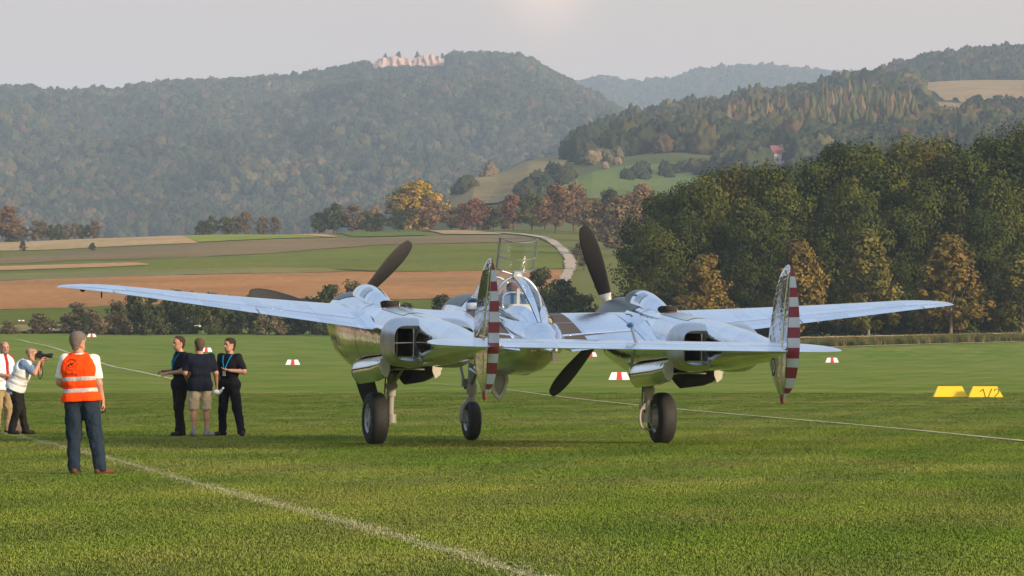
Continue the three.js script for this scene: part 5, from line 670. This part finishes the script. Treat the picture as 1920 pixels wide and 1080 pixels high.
    if (o.belt) A('belt', surfaceNet(clip((x, y, z) => field(b.slice(0, 1), 0.03)(x, y, z) - 0.006, [add(hips, up, 0.095), up], [add(hips, up, 0.055), up.map((v) => -v)]), ...boundsOf(b.slice(0, 1), 0.03), 0.011), fabric(o.belt)); }
  if (!o.seated) [0, 1].forEach((i) => { const dr = nrm([o.toe?.[i]?.[0] ?? (i ? -0.3 : 0.3), 0, o.toe?.[i]?.[1] ?? 1]), b = [[add(an[i], [0, -0.045, 0]).map((v, c) => v - dr[c] * 0.04), add(an[i], [0, -0.05, 0]).map((v, c) => v + dr[c] * 0.15), 0.042, 0.036], [an[i], add(an[i], [0, -0.045, 0]).map((v, c) => v + dr[c] * 0.06), 0.046, 0.04]]; A('shoe', surfaceNet(clip(field(b, 0.03), [[0, 0.002, 0], [0, -1, 0]], [[0, 0.115, 0], [0, 1, 0]]), ...boundsOf(b, 0.02), 0.01), matte({ color: lin(...(o.shoe ?? [0.02, 0.018, 0.016])), specularIntensity: 0.4, roughness: 0.6 })); if (o.sock) A('sock', surfaceNet(clip(field([[add(an[i], [0, 0.0, 0]), mid(an[i], kn[i], 0.25), 0.047, 0.047]], 0.02), [[0, 0.16, 0], [0, 1, 0]], [[0, 0.06, 0], [0, -1, 0]]), ...boundsOf([[an[i], mid(an[i], kn[i], 0.3), 0.05, 0.05]], 0.02), 0.009), fabric(o.sock)); });
  if (o.vest) { const b = [...torso(0.034), ...lower(0.034, o.vestHem ?? -0.03)], f0 = field(b, 0.05), f = cloth(f0, 0.007), armhole = [0, 1].map((i) => add(sh[i], ax, i ? -0.045 : 0.045)), base = (x, y, z) => { let s = f(x, y, z); for (const p of armhole) s = Math.max(s, 0.095 - Math.hypot(x - p[0], y - p[1] + 0.02, z - p[2])); if (o.vestOpen) { const a = (x - chest[0]) * ax[0] + (y - chest[1]) * ax[1] + (z - chest[2]) * ax[2], fwd = (x - chest[0]) * fw[0] + (y - chest[1]) * fw[1] + (z - chest[2]) * fw[2]; if (fwd > 0.02) s = Math.max(s, o.vestOpen - Math.abs(a)); } return s; }, vh = add(hips, up, o.vestHem ?? -0.03);
    const g = surfaceNet(((cut) => (x, y, z) => Math.max(clip(base, [vh, up.map((v) => -v)])(x, y, z), cut(x, y, z)))(neckCut(0.05)), ...boundsOf(b, 0.03), 0.0115); { const p = g.attributes.position, U = []; for (let i = 0; i < p.count; i++) U.push((p.getX(i) + 0.32) / 0.64, (p.getY(i) - 0.8) / 0.75); g.setAttribute('uv', new THREE.Float32BufferAttribute(U, 2)); }
    A('vest', g, o.vestMat ?? fabric(o.vest)); for (const [a, b2] of o.bands ?? []) A('reflective_band', surfaceNet(clip((x, y, z) => base(x, y, z) - 0.006, [add(hips, up, a), up.map((v) => -v)], [add(hips, up, b2), up]), ...boundsOf(b, 0.03), 0.0115), matte({ color: lin(...(o.bandColor ?? [0.42, 0.40, 0.38])), specularIntensity: 0.6, roughness: 0.4 })); }
  if (o.lanyard) { const f = add(chest, fw, 0.13), ny = add(chest, up, 0.06), end = add(add(sp(0.52), fw, 0.165 * fat), ax, o.lanyardX ?? 0); for (const s of [-1, 1]) A('lanyard', curveTube([add(add(ny, ax, s * 0.07), fw, -0.02), add(add(add(chest, up, 0.03), ax, s * 0.085), fw, 0.075), add(mid(f, end, 0.4), ax, s * 0.05), end], 0.009, 20, 6), fabric([0.0, 0.22, 0.42])); if (o.badge) A('badge', box(0.065, 0.09, 0.008).applyQuaternion(new THREE.Quaternion().setFromUnitVectors(V(0, 0, 1), V(...fw))).translate(...add(add(end, up, -0.05), fw, 0.01)), std([0.62, 0.55, 0.42], 0.5)); }
  return t;
}
// standing joints; every pose starts from these
const stand = (m = {}) => ({ head: [0, 1.645, 0.015], sL: [0.185, 1.435, -0.01], sR: [-0.185, 1.435, -0.01], eL: [0.235, 1.14, -0.03], eR: [-0.235, 1.14, -0.03], wL: [0.25, 0.90, 0.06], wR: [-0.25, 0.90, 0.06], hL: [0.095, 0.92, 0], hR: [-0.095, 0.92, 0], kL: [0.12, 0.50, 0.015], kR: [-0.12, 0.50, 0.015], aL: [0.14, 0.09, -0.02], aR: [-0.14, 0.09, -0.02], ...m });
const foot = (u, v, d) => { const [x, , z] = at(u, v, d); return [x, ground(x, z), z]; };
{ // the steward in the orange vest, seen from behind
  const vestTex = canvasTex(512, 600, (c, w, h) => { c.fillStyle = '#ff4a12'; c.fillRect(0, 0, w, h); const X = (m) => w * (0.32 + m) / 0.64, Y = (m) => h * (1 - (m - 0.8) / 0.75), r = rng(9); c.fillStyle = 'rgba(40,20,14,0.9)'; c.strokeStyle = 'rgba(40,20,14,0.9)';
    // seen from behind the print is mirrored left to right in these coordinates
    c.save(); c.translate(X(0.095), Y(1.375)); c.scale(-1, 1); c.lineWidth = 5; const S = 56; for (const a of [[Math.PI * 1.1, Math.PI * 1.9], [Math.PI * 0.12, Math.PI * 0.88]]) { c.beginPath(); c.arc(0, 4, S, a[0], a[1]); c.stroke(); } c.font = 'bold 25px sans-serif'; c.textAlign = 'center'; const T = 'FLIEGER'; for (let i = 0; i < T.length; i++) { c.save(); c.rotate((i - 3) * 0.30); c.fillText(T[i], 0, -38); c.restore(); }
    c.lineWidth = 12; c.beginPath(); c.moveTo(-30, 14); c.lineTo(28, -12); c.stroke(); c.beginPath(); c.moveTo(-14, -14); c.lineTo(14, 16); c.stroke(); c.beginPath(); c.moveTo(-34, 2); c.lineTo(-22, 20); c.stroke(); c.lineWidth = 6; c.beginPath(); c.moveTo(-74, -12); c.quadraticCurveTo(0, 74, 74, -12); c.stroke(); c.font = 'bold 44px sans-serif'; c.fillText('Helfer', 0, 118); c.restore(); for (let i = 0; i < 60; i++) { c.fillStyle = `rgba(255,255,255,${0.03 * r()})`; c.fillRect(r() * w, r() * h, 4 + r() * 20, 40); } });
  const denim = () => matte({ color: lin(1, 1, 1), map: repeated(dataTex(128, (u, v) => { const k = 0.5 + 0.5 * tileNoise(u, v, 5, 2), f = 0.5 + 0.5 * tileNoise(u, v, 40, 4); return [0.11 + 0.11 * k + 0.04 * f, 0.15 + 0.12 * k + 0.04 * f, 0.20 + 0.12 * k + 0.04 * f]; }, true), 1.6), specularIntensity: 0.2 });
  const J = stand({ head: [0.045, 1.655, 0.02], sL: [0.225, 1.43, 0.0], sR: [-0.175, 1.43, 0.0], eL: [0.275, 1.15, 0.02], wL: [0.14, 1.0, 0.18], eR: [-0.225, 1.14, -0.02], wR: [-0.265, 0.92, 0.05], hL: [0.09, 0.92, 0], hR: [-0.10, 0.92, 0], kL: [0.095, 0.50, 0.02], kR: [-0.17, 0.50, 0.04], aL: [0.085, 0.085, -0.02], aR: [-0.245, 0.085, 0.0] });
  const p = person('man seen from behind in orange high-visibility vest, white shirt and jeans', foot(152, 889, 56.5), Math.PI - 0.12, J, { fat: 1.12, hair: [0.14, 0.112, 0.096], look: -0.5, shirt: [0.72, 0.69, 0.60], sleeve: 0.42, collar: [0.72, 0.69, 0.60], legsWear: [0.05, 0.07, 0.1], legsMap: denim, belt: [0.02, 0.015, 0.012], baggy: 0.036, vest: [1, 0.1, 0.01], vestMat: matte({ color: lin(1, 1, 1), map: vestTex, specularIntensity: 0.2 }), vestHem: -0.01, bands: [[0.10, 0.155], [0.245, 0.30]], shoe: [0.11, 0.04, 0.02], toe: [[0.3, 1], [-0.8, 0.7]], hem: 0.02, hand: [{}, { curl: 1.0 }] });
  const ph = thing('radio', 'small black handset held by the man in the orange vest', 'radio', add(p.position.toArray(), [0.275, 0.83, -0.045]), 0.2); part('case', box(0.062, 0.12, 0.035), std([0.012, 0.012, 0.012], 0.4), ph); part('screen', box(0.036, 0.03, 0.004, 0.005, 0.015, 0.018), std([0.2, 0.2, 0.21], 0.2), ph); part('grip', new THREE.CapsuleGeometry(0.022, 0.06, 4, 10).translate(-0.01, -0.02, -0.02), std([0.012, 0.012, 0.012], 0.6), ph);
}
const trio = 'three men talking on the grass left of the aeroplane';
person('man in black polo facing left, blue lanyard, leftmost of three men talking', foot(338, 818, 83.6), -1.15, stand({ head: [0, 1.66, 0.03], eL: [0.225, 1.16, 0.02], eR: [-0.225, 1.16, 0.02], wL: [0.10, 1.13, 0.27], wR: [-0.07, 1.17, 0.30], aL: [0.09, 0.09, 0.05], aR: [-0.09, 0.09, -0.06], kL: [0.10, 0.5, 0.06], kR: [-0.10, 0.5, 0.0] }), { shirt: [0.012, 0.012, 0.016], collar: [0.012, 0.012, 0.016], legsWear: [0.018, 0.014, 0.013], hair: [0.045, 0.028, 0.02], hairline: 0.02, look: 0.1, lanyard: true, hand: [{ curl: 0.9, up: [0.3, 1, 0] }, { curl: 0.9, up: [-0.3, 1, 0] }], hem: -0.10 }, 1.03);
const manB = person('man with his back turned in navy tee shirt and beige shorts', foot(375, 820, 83), Math.PI + 0.18, stand({ head: [0.01, 1.64, 0.04], sL: [0.215, 1.43, 0], sR: [-0.215, 1.43, 0], eL: [0.265, 1.15, 0.0], wL: [0.20, 1.0, 0.2], eR: [-0.285, 1.15, 0.02], wR: [-0.315, 0.94, 0.14], hL: [0.10, 0.92, 0], hR: [-0.10, 0.92, 0], kL: [0.115, 0.5, 0.02], kR: [-0.115, 0.5, 0.02], aL: [0.115, 0.09, -0.02], aR: [-0.12, 0.09, 0.0] }), { fat: 1.16, shirt: [0.010, 0.012, 0.022], sleeve: 0.44, legsWear: [0.36, 0.29, 0.20], shorts: true, hair: [0.09, 0.06, 0.042], shoe: [0.20, 0.19, 0.18], sock: [0.25, 0.24, 0.22], look: 0.25, hem: -0.10, toe: [[0.2, 1], [-0.9, 0.6]], hand: [{}, { curl: 1.1 }] }, 1.02);
person('man in black tee shirt with lanyard and badge gesturing with one hand', foot(430, 818, 83.6), -0.55, stand({ head: [0.02, 1.645, 0.02], sL: [0.205, 1.42, -0.01], sR: [-0.20, 1.43, -0.01], eL: [0.32, 1.17, 0.0], wL: [0.145, 1.19, 0.20], eR: [-0.26, 1.15, -0.05], wR: [-0.24, 0.92, 0.03], hL: [0.09, 0.92, 0], hR: [-0.09, 0.92, 0], kL: [0.20, 0.5, 0.04], kR: [-0.12, 0.5, 0.04], aL: [0.27, 0.09, 0.0], aR: [-0.15, 0.09, 0.0] }), { shirt: [0.012, 0.012, 0.015], sleeve: 0.45, legsWear: [0.012, 0.012, 0.017], hair: [0.03, 0.022, 0.018], hairline: 0.055, look: -0.35, lanyard: true, badge: true, lanyardX: 0.0, hem: -0.12, toe: [[0.7, 0.7], [-0.5, 0.9]], hand: [{ dir: [-0.75, 0.15, 0.5], up: [0, -1, 0.2], curl: 0.35 }, {}] }, 1.02);
{ const c = thing('drink_bottle', 'bottle with a white wrapper held in the right hand of the man in shorts', 'bottle', add(manB.position.toArray(), [0.33, 0.82, -0.03]), 0.5); part('bottle_body', new THREE.LatheGeometry([[0, 0], [0.033, 0], [0.036, 0.02], [0.036, 0.12], [0.016, 0.16], [0.014, 0.19]].map((p) => new THREE.Vector2(...p)), 18).rotateZ(-0.8).translate(-0.03, -0.06, 0), std([0.16, 0.20, 0.22], 0.3), c); part('wrapper', new THREE.IcosahedronGeometry(0.055, 2).scale(1.2, 0.9, 1).translate(-0.05, 0.0, 0.02), fabric([0.62, 0.62, 0.6]), c); part('cap', new THREE.CylinderGeometry(0.018, 0.018, 0.03, 14).rotateZ(-0.8).translate(0.10, 0.07, 0), std([0.7, 0.72, 0.72], 0.4), c); }
{ // photographer bending forward, facing right
  const J = stand({ head: [0.0, 1.495, 0.26], sL: [0.17, 1.335, 0.14], sR: [-0.17, 1.335, 0.14], eL: [0.20, 1.17, 0.35], eR: [-0.20, 1.15, 0.37], wL: [0.055, 1.38, 0.46], wR: [-0.06, 1.38, 0.43], hL: [0.095, 0.90, -0.05], hR: [-0.095, 0.90, -0.05], kL: [0.11, 0.49, 0.03], kR: [-0.11, 0.49, 0.02], aL: [0.12, 0.09, 0.11], aR: [-0.12, 0.09, -0.10] });
  const base = foot(34, 816, 85), p = person('photographer in white vest over blue shirt bending forward with a camera', base, 1.42, J, { fat: 1.1, shirt: [0.13, 0.20, 0.32], sleeve: 0.44, legsWear: [0.016, 0.014, 0.014], vest: [0.68, 0.69, 0.70], vestHem: -0.06, hem: -0.14, bands: [[0.06, 0.11], [0.20, 0.25]], bandColor: [0.42, 0.38, 0.33], bald: 1, hair: [0.20, 0.17, 0.155], nod: 0.12, hand: [{ dir: [-0.3, 0.6, 0.5], up: [0.6, 0, -0.6], curl: 0.9 }, { dir: [0.3, 0.7, 0.4], up: [-0.6, 0, -0.6], curl: 0.9 }], toe: [[0.2, 1], [-0.3, 1]] }, 1.0);
  const cam = thing('camera', 'black camera with a long zoom lens raised by the bending photographer', 'camera', base, 1.42), blk = std([0.012, 0.012, 0.013], 0.45); cam.position.copy(p.position).add(V(-0.069, 0.02, -0.01));
  const cb = part('camera_body', merge([box(0.15, 0.10, 0.07, 0, 1.475, 0.49), box(0.06, 0.035, 0.06, 0, 1.54, 0.49), box(0.045, 0.11, 0.085, -0.06, 1.47, 0.50)]), blk, cam); part('lens', new THREE.LatheGeometry([[0, 0], [0.036, 0], [0.038, 0.06], [0.033, 0.065], [0.034, 0.12], [0.043, 0.13], [0.045, 0.21], [0.040, 0.215], [0.038, 0.19], [0, 0.185]].map((q) => new THREE.Vector2(...q)), 24).rotateX(Math.PI / 2).translate(0, 1.47, 0.52), blk, cam);
  part('strap', curveTube([[0.08, 1.47, 0.48], [0.10, 1.32, 0.46], [0.08, 1.10, 0.44], [0.06, 1.03, 0.47], [0.05, 1.10, 0.52], [0.07, 1.30, 0.51], [0.075, 1.44, 0.50]], 0.010, 40, 6), std([0.02, 0.02, 0.018], 0.8), cam); part('strap_band', curveTube([[0.085, 1.34, 0.465], [0.09, 1.25, 0.455], [0.088, 1.17, 0.448]], 0.0115, 12, 6), std([0.55, 0.38, 0.03], 0.7), cam); void cb;
  person('bald bearded man in white vest over red shirt at the left edge', foot(5, 818, 87), 0.75, stand({ head: [0.02, 1.63, 0.03], eL: [0.25, 1.15, 0.0], wL: [0.14, 1.09, 0.20], eR: [-0.25, 1.15, -0.02], wR: [-0.06, 1.10, 0.26] }), { fat: 1.08, shirt: [0.34, 0.022, 0.022], sleeve: 0.45, legsWear: [0.30, 0.22, 0.12], vest: [0.70, 0.71, 0.72], vestOpen: 0.036, vestHem: -0.10, bands: [[0.06, 0.11]], bandColor: [0.48, 0.46, 0.44], bald: 1, hair: [0.12, 0.10, 0.09], beard: [0.20, 0.13, 0.10], look: -0.35, hand: [{ curl: 0.9 }, { curl: 0.9 }] }, 1.0);
  const bag = thing('rucksack', 'pinkish brown rucksack standing on the grass behind the photographer', 'rucksack', foot(27, 814, 85.6), 0.4); part('bag_body', surfaceNet(cloth(field([[[0, 0.10, 0], [0, 0.22, -0.01], 0.125, 0.095], [[0, 0.09, 0.06], [0, 0.16, 0.06], 0.09, 0.08]], 0.05), 0.006), [-0.2, 0.0, -0.2], [0.2, 0.4, 0.22], 0.014), fabric([0.27, 0.17, 0.145]), bag); part('handle', new THREE.TorusGeometry(0.035, 0.009, 8, 18, Math.PI).translate(0, 0.315, -0.01), fabric([0.10, 0.07, 0.06]), bag); part('front_pocket', new THREE.CapsuleGeometry(0.06, 0.05, 6, 14).scale(1.2, 1, 0.5).translate(0, 0.12, 0.145), fabric([0.23, 0.14, 0.12]), bag);
}
AIR.updateMatrixWorld(true);
const onPlane = (x, y, z) => V(x, y, z).applyMatrix4(AIR.matrixWorld);
{ // the pilot in the cabin and the helmet on the wing
  const w = onPlane(0.10, 1.70, -1.36), p = person('pilot in a dark blue flying suit seated under the open canopy', [w.x, w.y, w.z], Math.PI + 16.3 * Math.PI / 180, { head: [0.03, 0.90, 0.06], sL: [0.18, 0.66, 0], sR: [-0.18, 0.66, 0], eL: [0.30, 0.60, 0.10], eR: [-0.28, 0.46, 0.15], wL: [0.26, 0.80, -0.06], wR: [-0.14, 0.42, 0.36], hL: [0.09, 0.2, 0], hR: [-0.09, 0.2, 0], kL: [0.1, 0.15, 0.4], kR: [-0.1, 0.15, 0.4], aL: [0, 0, 0.5], aR: [0, 0, 0.5] }, { seated: true, shirt: [0.03, 0.05, 0.10], sleeve: 0.36, hair: [0.10, 0.06, 0.04], skin: [0.46, 0.21, 0.14], hem: -0.02, look: 0.4 });
  void p;
  const hp = onPlane(-0.66, 2.315, -1.30), h = thing('flight_helmet', 'blue and silver flight helmet with a red emblem resting on the inner left wing', 'helmet', [hp.x, hp.y, hp.z], 0.35);
  const tex = canvasTex(256, 256, (c, w2, hh) => { c.fillStyle = '#10264a'; c.fillRect(0, 0, w2, hh * 0.46); c.fillStyle = '#c9ccd2'; c.fillRect(0, hh * 0.46, w2, hh * 0.6); c.fillStyle = '#c4182a'; for (const x of [0.40, 0.62]) { c.beginPath(); c.moveTo(w2 * (x - 0.06), hh * 0.64); c.lineTo(w2 * x, hh * 0.50); c.lineTo(w2 * (x + 0.07), hh * 0.62); c.lineTo(w2 * (x + 0.02), hh * 0.70); c.closePath(); c.fill(); } c.fillStyle = '#16305c'; c.fillRect(0, hh * 0.80, w2, hh * 0.05); });
  part('shell', new THREE.SphereGeometry(0.135, 36, 24, 0, Math.PI * 2, 0, Math.PI * 0.78).scale(0.93, 1.08, 1.08), std([1, 1, 1], 0.15, 0.2, { map: tex }), h);
  part('visor_opening', new THREE.SphereGeometry(0.118, 24, 16).scale(0.93, 0.95, 0.98).translate(0.042, -0.02, 0.012), std([0.012, 0.012, 0.014], 0.25), h);
  part('rim', new THREE.TorusGeometry(0.095, 0.012, 8, 30).rotateX(Math.PI / 2).scale(0.95, 1, 1.05).translate(0, -0.105, 0), std([0.02, 0.02, 0.022], 0.5), h);
  part('visor_knob', new THREE.SphereGeometry(0.02, 12, 8).translate(-0.01, 0.145, 0), std([0.5, 0.52, 0.55], 0.2, 0.8), h);
}
// ---------------------------------------------------------------- markers on the airfield
function marker(name, label, u, v, d, w, hgt, group, colors) {
  const p = foot(u, v, d), t = thing(name, label, 'marker', p, 0, group), tw = w * 0.70, b = w * 0.28, tb = w * 0.05, L = colors.length;
  const X = (f, k) => lerp(-w / 2, w / 2, f) * lerp(1, tw / w, k);
  for (let i = 0; i < L; i++) { const f0 = [0, 0.36, 0.64][i] * (L === 3 ? 1 : 0), f1 = L === 3 ? [0.36, 0.64, 1][i] : 1, N = (f, k, s) => [X(f, 0) * (1 - k) + lerp(-tw / 2, tw / 2, f) * k, hgt * k, s * lerp(b, tb, k)]; const q = [[N(f0, 0, 1), N(f1, 0, 1), N(f1, 1, 1), N(f0, 1, 1)], [N(f1, 0, -1), N(f0, 0, -1), N(f0, 1, -1), N(f1, 1, -1)], [N(f0, 1, 1), N(f1, 1, 1), N(f1, 1, -1), N(f0, 1, -1)]]; if (i === 0) q.push([N(0, 0, -1), N(0, 0, 1), N(0, 1, 1), N(0, 1, -1)]); if (i === L - 1) q.push([N(1, 0, 1), N(1, 0, -1), N(1, 1, -1), N(1, 1, 1)]);
    const P = []; for (const [a, bb, c, e] of q) P.push(...a, ...bb, ...c, ...a, ...c, ...e); const g = new THREE.BufferGeometry(); g.setAttribute('position', new THREE.Float32BufferAttribute(P, 3)); g.computeVertexNormals(); part(colors[i][0], g, std(colors[i][1], 0.5), t); }
  return t;
}
const WRW = [['white_panel', [0.80, 0.78, 0.76]], ['red_panel', [0.62, 0.03, 0.03]], ['white_panel', [0.80, 0.78, 0.76]]], WM = 'white and red boundary markers on the grass';
[[1161, 711, 232, 'nearest white and red marker, right of the lower propeller blade'], [549, 686, 344, 'white and red marker on the grass between the three men and the left engine'], [387, 654, 422, 'white and red marker behind the heads of the three men'], [1560, 683, 372, 'white and red marker at the right, beyond the right tail fin'], [172, 630, 548, 'white and red marker right of the head of the orange-vested man'], [98, 629, 600, 'white and red marker left of the head of the orange-vested man'], [40, 628, 650, 'farthest white and red marker at the left edge'], [1108, 660, 400, 'white and red marker half hidden behind the tail, left of the right engine']].forEach(([u, v, d, label]) => marker('boundary_marker', label, u, v, d, 1.1, 0.385, WM, WRW));
const Y = [['yellow_panel', [0.80, 0.50, 0.008]]];
marker('yellow_marker', 'plain yellow marker board at the right, left one of the two', 1781, 743, 156, 1.18, 0.37, 'yellow marker boards', Y);
{ const t = marker('yellow_marker', 'yellow marker board with the black writing 1/2, right one of the two', 1847, 743, 155.4, 1.18, 0.37, 'yellow marker boards', Y), b = 1.18 * 0.28, tb = 1.18 * 0.05, onF = (x, y) => [x, y, lerp(b, tb, y / 0.37) + 0.004], ink = std([0.015, 0.012, 0.008], 0.6), st = (pts) => part('numeral', curveTube(pts.map((p) => onF(...p)), 0.0135, 30, 6), ink, t);
  st([[-0.20, 0.19], [-0.13, 0.235], [-0.08, 0.28]]); st([[-0.08, 0.285], [-0.05, 0.15], [-0.02, 0.0]]); st([[0.22, 0.29], [0.15, 0.15], [0.08, 0.0]]); st([[0.30, 0.21], [0.34, 0.27], [0.41, 0.285], [0.46, 0.24], [0.44, 0.16], [0.37, 0.08], [0.29, 0.01]]); }
// ---------------------------------------------------------------- fence, verge and small things far off
{
  const wood = std([0.36, 0.25, 0.17], 0.9), t = thing('wooden_fence', 'low pale wooden rail fence along the foot of the wood', 'fence', [0, 0, 0]), pts = range1(1290, 2000, 26).map((u) => G(u, table([[1290, 642], [1490, 637], [1640, 634], [1760, 631.5], [1920, 628.5], [2000, 627]], u) + 5, 300, 560));
  function range1(a, b, n) { return Array.from({ length: n + 1 }, (_, i) => lerp(a, b, i / n)); }
  pts.forEach((p, i) => { part('post', tubeAt([p[0], p[1] - 0.2, p[2]], [p[0], p[1] + 0.62, p[2]], 0.07, 0.06, 7), wood, t); if (i) { const q = pts[i - 1], s = 0.03 * Math.sin(i * 2.3); part('rail', tubeAt([q[0], q[1] + 0.50 + s, q[2] + 0.07], [p[0], p[1] + 0.50 - s, p[2] + 0.07], 0.075, 0.065, 7), wood, t); } });
  const r = rng(44), P = []; for (let i = 0; i < 26; i++) { const a = r() * 6.28, q = Math.sqrt(r()) * 0.35, x = Math.cos(a) * q, z = Math.sin(a) * q, h = 0.25 + 0.45 * r(), w = 0.02; P.push(x - w, 0, z, x + w, 0, z + 0.02, x + (r() - 0.5) * 0.3, h, z + (r() - 0.5) * 0.3); }
  const g = new THREE.BufferGeometry(); g.setAttribute('position', new THREE.Float32BufferAttribute(P, 3)); g.computeVertexNormals(); const im = new THREE.InstancedMesh(g, matte(), 5200), m = new THREE.Matrix4(), c = new THREE.Color();
  for (let i = 0; i < im.count; i++) { const u = lerp(1280, 2000, r()), v0 = table([[1290, 644], [1490, 639], [1640, 636], [1920, 630], [2000, 628]], u), v1 = table([[1290, 655], [1490, 651], [1640, 646], [1920, 638], [2000, 636]], u), p = G(u, lerp(v0, v1, Math.sqrt(r())) + 2, 300, 560); m.makeRotationY(r() * 6.28).scale(V(1, 0.5 + r() * 0.9, 1)).setPosition(...p); im.setMatrixAt(i, m); const k = r(); im.setColorAt(i, c.setRGB(...(k < 0.6 ? [0.065, 0.08, 0.02] : k < 0.9 ? [0.13, 0.12, 0.045] : [0.2, 0.15, 0.08]))); }
  im.name = 'tall_grass'; scene.add(im); tag(im, 'tall uncut grass of the verge between the path and the fence', 'grass', null, 'stuff');
  for (const [u, v, l] of [[1598, 645, 'small white marker post in the verge, the left one'], [1777, 641, 'small white marker post in the verge, the right one']]) { const p = G(u, v, 300, 560), k = thing('marker_post', l, 'post', p); part('post', box(0.16, 0.5, 0.16, 0, 0.25, 0), std([0.75, 0.74, 0.7], 0.6), k); part('cap', new THREE.ConeGeometry(0.13, 0.1, 4).rotateY(Math.PI / 4).translate(0, 0.55, 0), std([0.75, 0.74, 0.7], 0.6), k); }
  { const p = G(1461, 307, 1600, 3300, hillB), h = thing('farmhouse', 'small house with a red roof half hidden by trees on the right hillside', 'house', [p[0], p[1] - 1, p[2]], 0.25), W = 7.4, D = 9, H = 5; part('wall', box(W, H, D, 0, H / 2, 0), std([0.5, 0.42, 0.38], 0.9), h); const s = new THREE.Shape([[-W / 2 - 0.5, 0], [W / 2 + 0.5, 0], [0, 4.2]].map((q) => new THREE.Vector2(...q))); const rf = part('roof', new THREE.ExtrudeGeometry(s, { depth: D + 1, bevelEnabled: false }).translate(0, H + 0.01, -D / 2 - 0.5).rotateY(Math.PI / 2).scale(D > W ? 0.86 : 1, 1, 1), std([0.20, 0.075, 0.06], 0.85), h); part('chimney', box(0.7, 1.6, 0.7, 1.2, H + 4.0, 0), std([0.3, 0.15, 0.12], 0.9), rf); for (const x of [-2.2, 0, 2.2]) part('window', box(0.9, 1.2, 0.06, x, 2.6, D / 2 + 0.02), std([0.05, 0.05, 0.06], 0.3), h); }
  { const p = G(53, 442.5, 900), k = thing('tent', 'small dark blue party tent on the crest at the far left', 'tent', p, 0.2), nav = fabric([0.03, 0.035, 0.09], 2); part('tent_roof', new THREE.ConeGeometry(2.3, 1.1, 4, 1).rotateY(Math.PI / 4).translate(0, 2.6, 0), nav, k); part('side_wall', box(0.08, 2.1, 3.2, -1.6, 1.05, 0), nav, k); for (const [x, z] of [[-1.6, -1.6], [1.6, -1.6], [-1.6, 1.6], [1.6, 1.6]]) part('tent_pole', tubeAt([x, 0, z], [x, 2.1, z], 0.04), std([0.4, 0.4, 0.4], 0.5), k); }
  { const p = G(96.5, 442, 900), k = thing('flag_pole', 'thin pole standing on the crest among the left hedge', 'pole', p); part('pole', tubeAt([0, 0, 0], [0, 3.2, 0], 0.09, 0.06), std([0.35, 0.4, 0.3], 0.6), k); part('pole_foot', new THREE.CylinderGeometry(0.25, 0.3, 0.15, 10).translate(0, 0.07, 0), std([0.3, 0.3, 0.3], 0.8), k); }
  const small = (sh, tr, label, u, v, turn, k = 1, d0 = 900) => person(label, G(u, v, d0), turn, stand(), { shirt: sh, legsWear: tr, sleeve: 0.45, group: 'people far away on the field edge' }, k);
  coarse = 3;
  small([0.75, 0.5, 0.45], [0.5, 0.4, 0.35], 'person in a pale pink top by the far tent', 49, 444, 0.5); small([0.02, 0.02, 0.02], [0.02, 0.02, 0.02], 'person all in black by the far tent', 53, 444, -0.4); small([0.35, 0.05, 0.03], [0.02, 0.02, 0.025], 'person in a red top by the far tent', 56.5, 444.3, 0.9); small([0.8, 0.8, 0.8], [0.75, 0.75, 0.75], 'person all in white by the far tent', 60.3, 444.2, 2); small([0.7, 0.65, 0.6], [0.05, 0.05, 0.08], 'person in a pale top and dark trousers right of the far tent', 62.6, 443.5, 1); small([0.75, 0.5, 0.42], [0.25, 0.15, 0.13], 'person in a pink top right of the thin pole on the crest', 107, 443, 0.3, 0.7); small([0.04, 0.03, 0.05], [0.2, 0.12, 0.1], 'person in a dark top right of the thin pole on the crest', 111, 442.6, -0.3, 0.75);
  small([0.5, 0.05, 0.03], [0.02, 0.02, 0.03], 'person in red on the slope beside the right propeller blade', 1116, 541, 0.4, 0.9, 600); small([0.5, 0.12, 0.03], [0.5, 0.2, 0.1], 'person in orange on the slope beside the right propeller blade', 1121, 543, 1.2, 0.8, 600); coarse = 1;
}
{ // spectators along the left side of the airfield, mirrored in the polished metal
  const r = rng(90), body = surfaceNet(field([[[0, 0.1, 0.1], [0.02, 0.9, 0], 0.10, 0.15], [[0, 0.95, 0], [0, 1.4, 0], 0.16, 0.17], [[0, 1.66, 0], [0, 1.67, 0], 0.10, 0.10], [[-0.2, 1.4, 0], [-0.24, 0.9, 0.1], 0.06, 0.05], [[0.2, 1.4, 0], [0.24, 0.9, 0.1], 0.06, 0.05]], 0.05), [-0.4, 0, -0.3], [0.4, 1.85, 0.35], 0.06), N = 520, im = new THREE.InstancedMesh(body, matte(), N), m = new THREE.Matrix4(), c = new THREE.Color(), C = [[0.7, 0.68, 0.66], [0.75, 0.16, 0.03], [0.5, 0.06, 0.04], [0.05, 0.06, 0.12], [0.35, 0.25, 0.18], [0.65, 0.5, 0.42], [0.03, 0.03, 0.03], [0.2, 0.3, 0.5]];
  for (let i = 0; i < N; i++) { const t = r(), x = lerp(-24, -66, t) + (r() - 0.5) * 3, z = lerp(-62, -190, t) + (r() - 0.5) * 3; m.makeRotationY(1 + r()).scale(V(1, 0.9 + 0.15 * r(), 1)).setPosition(x, ground(x, z), z); im.setMatrixAt(i, m); im.setColorAt(i, c.setRGB(...C[Math.floor(r() * C.length)])); }
  im.name = 'crowd'; scene.add(im); tag(im, 'crowd of spectators along the left edge of the airfield', 'crowd', null, 'stuff');
}
renderer.render(scene, camera);
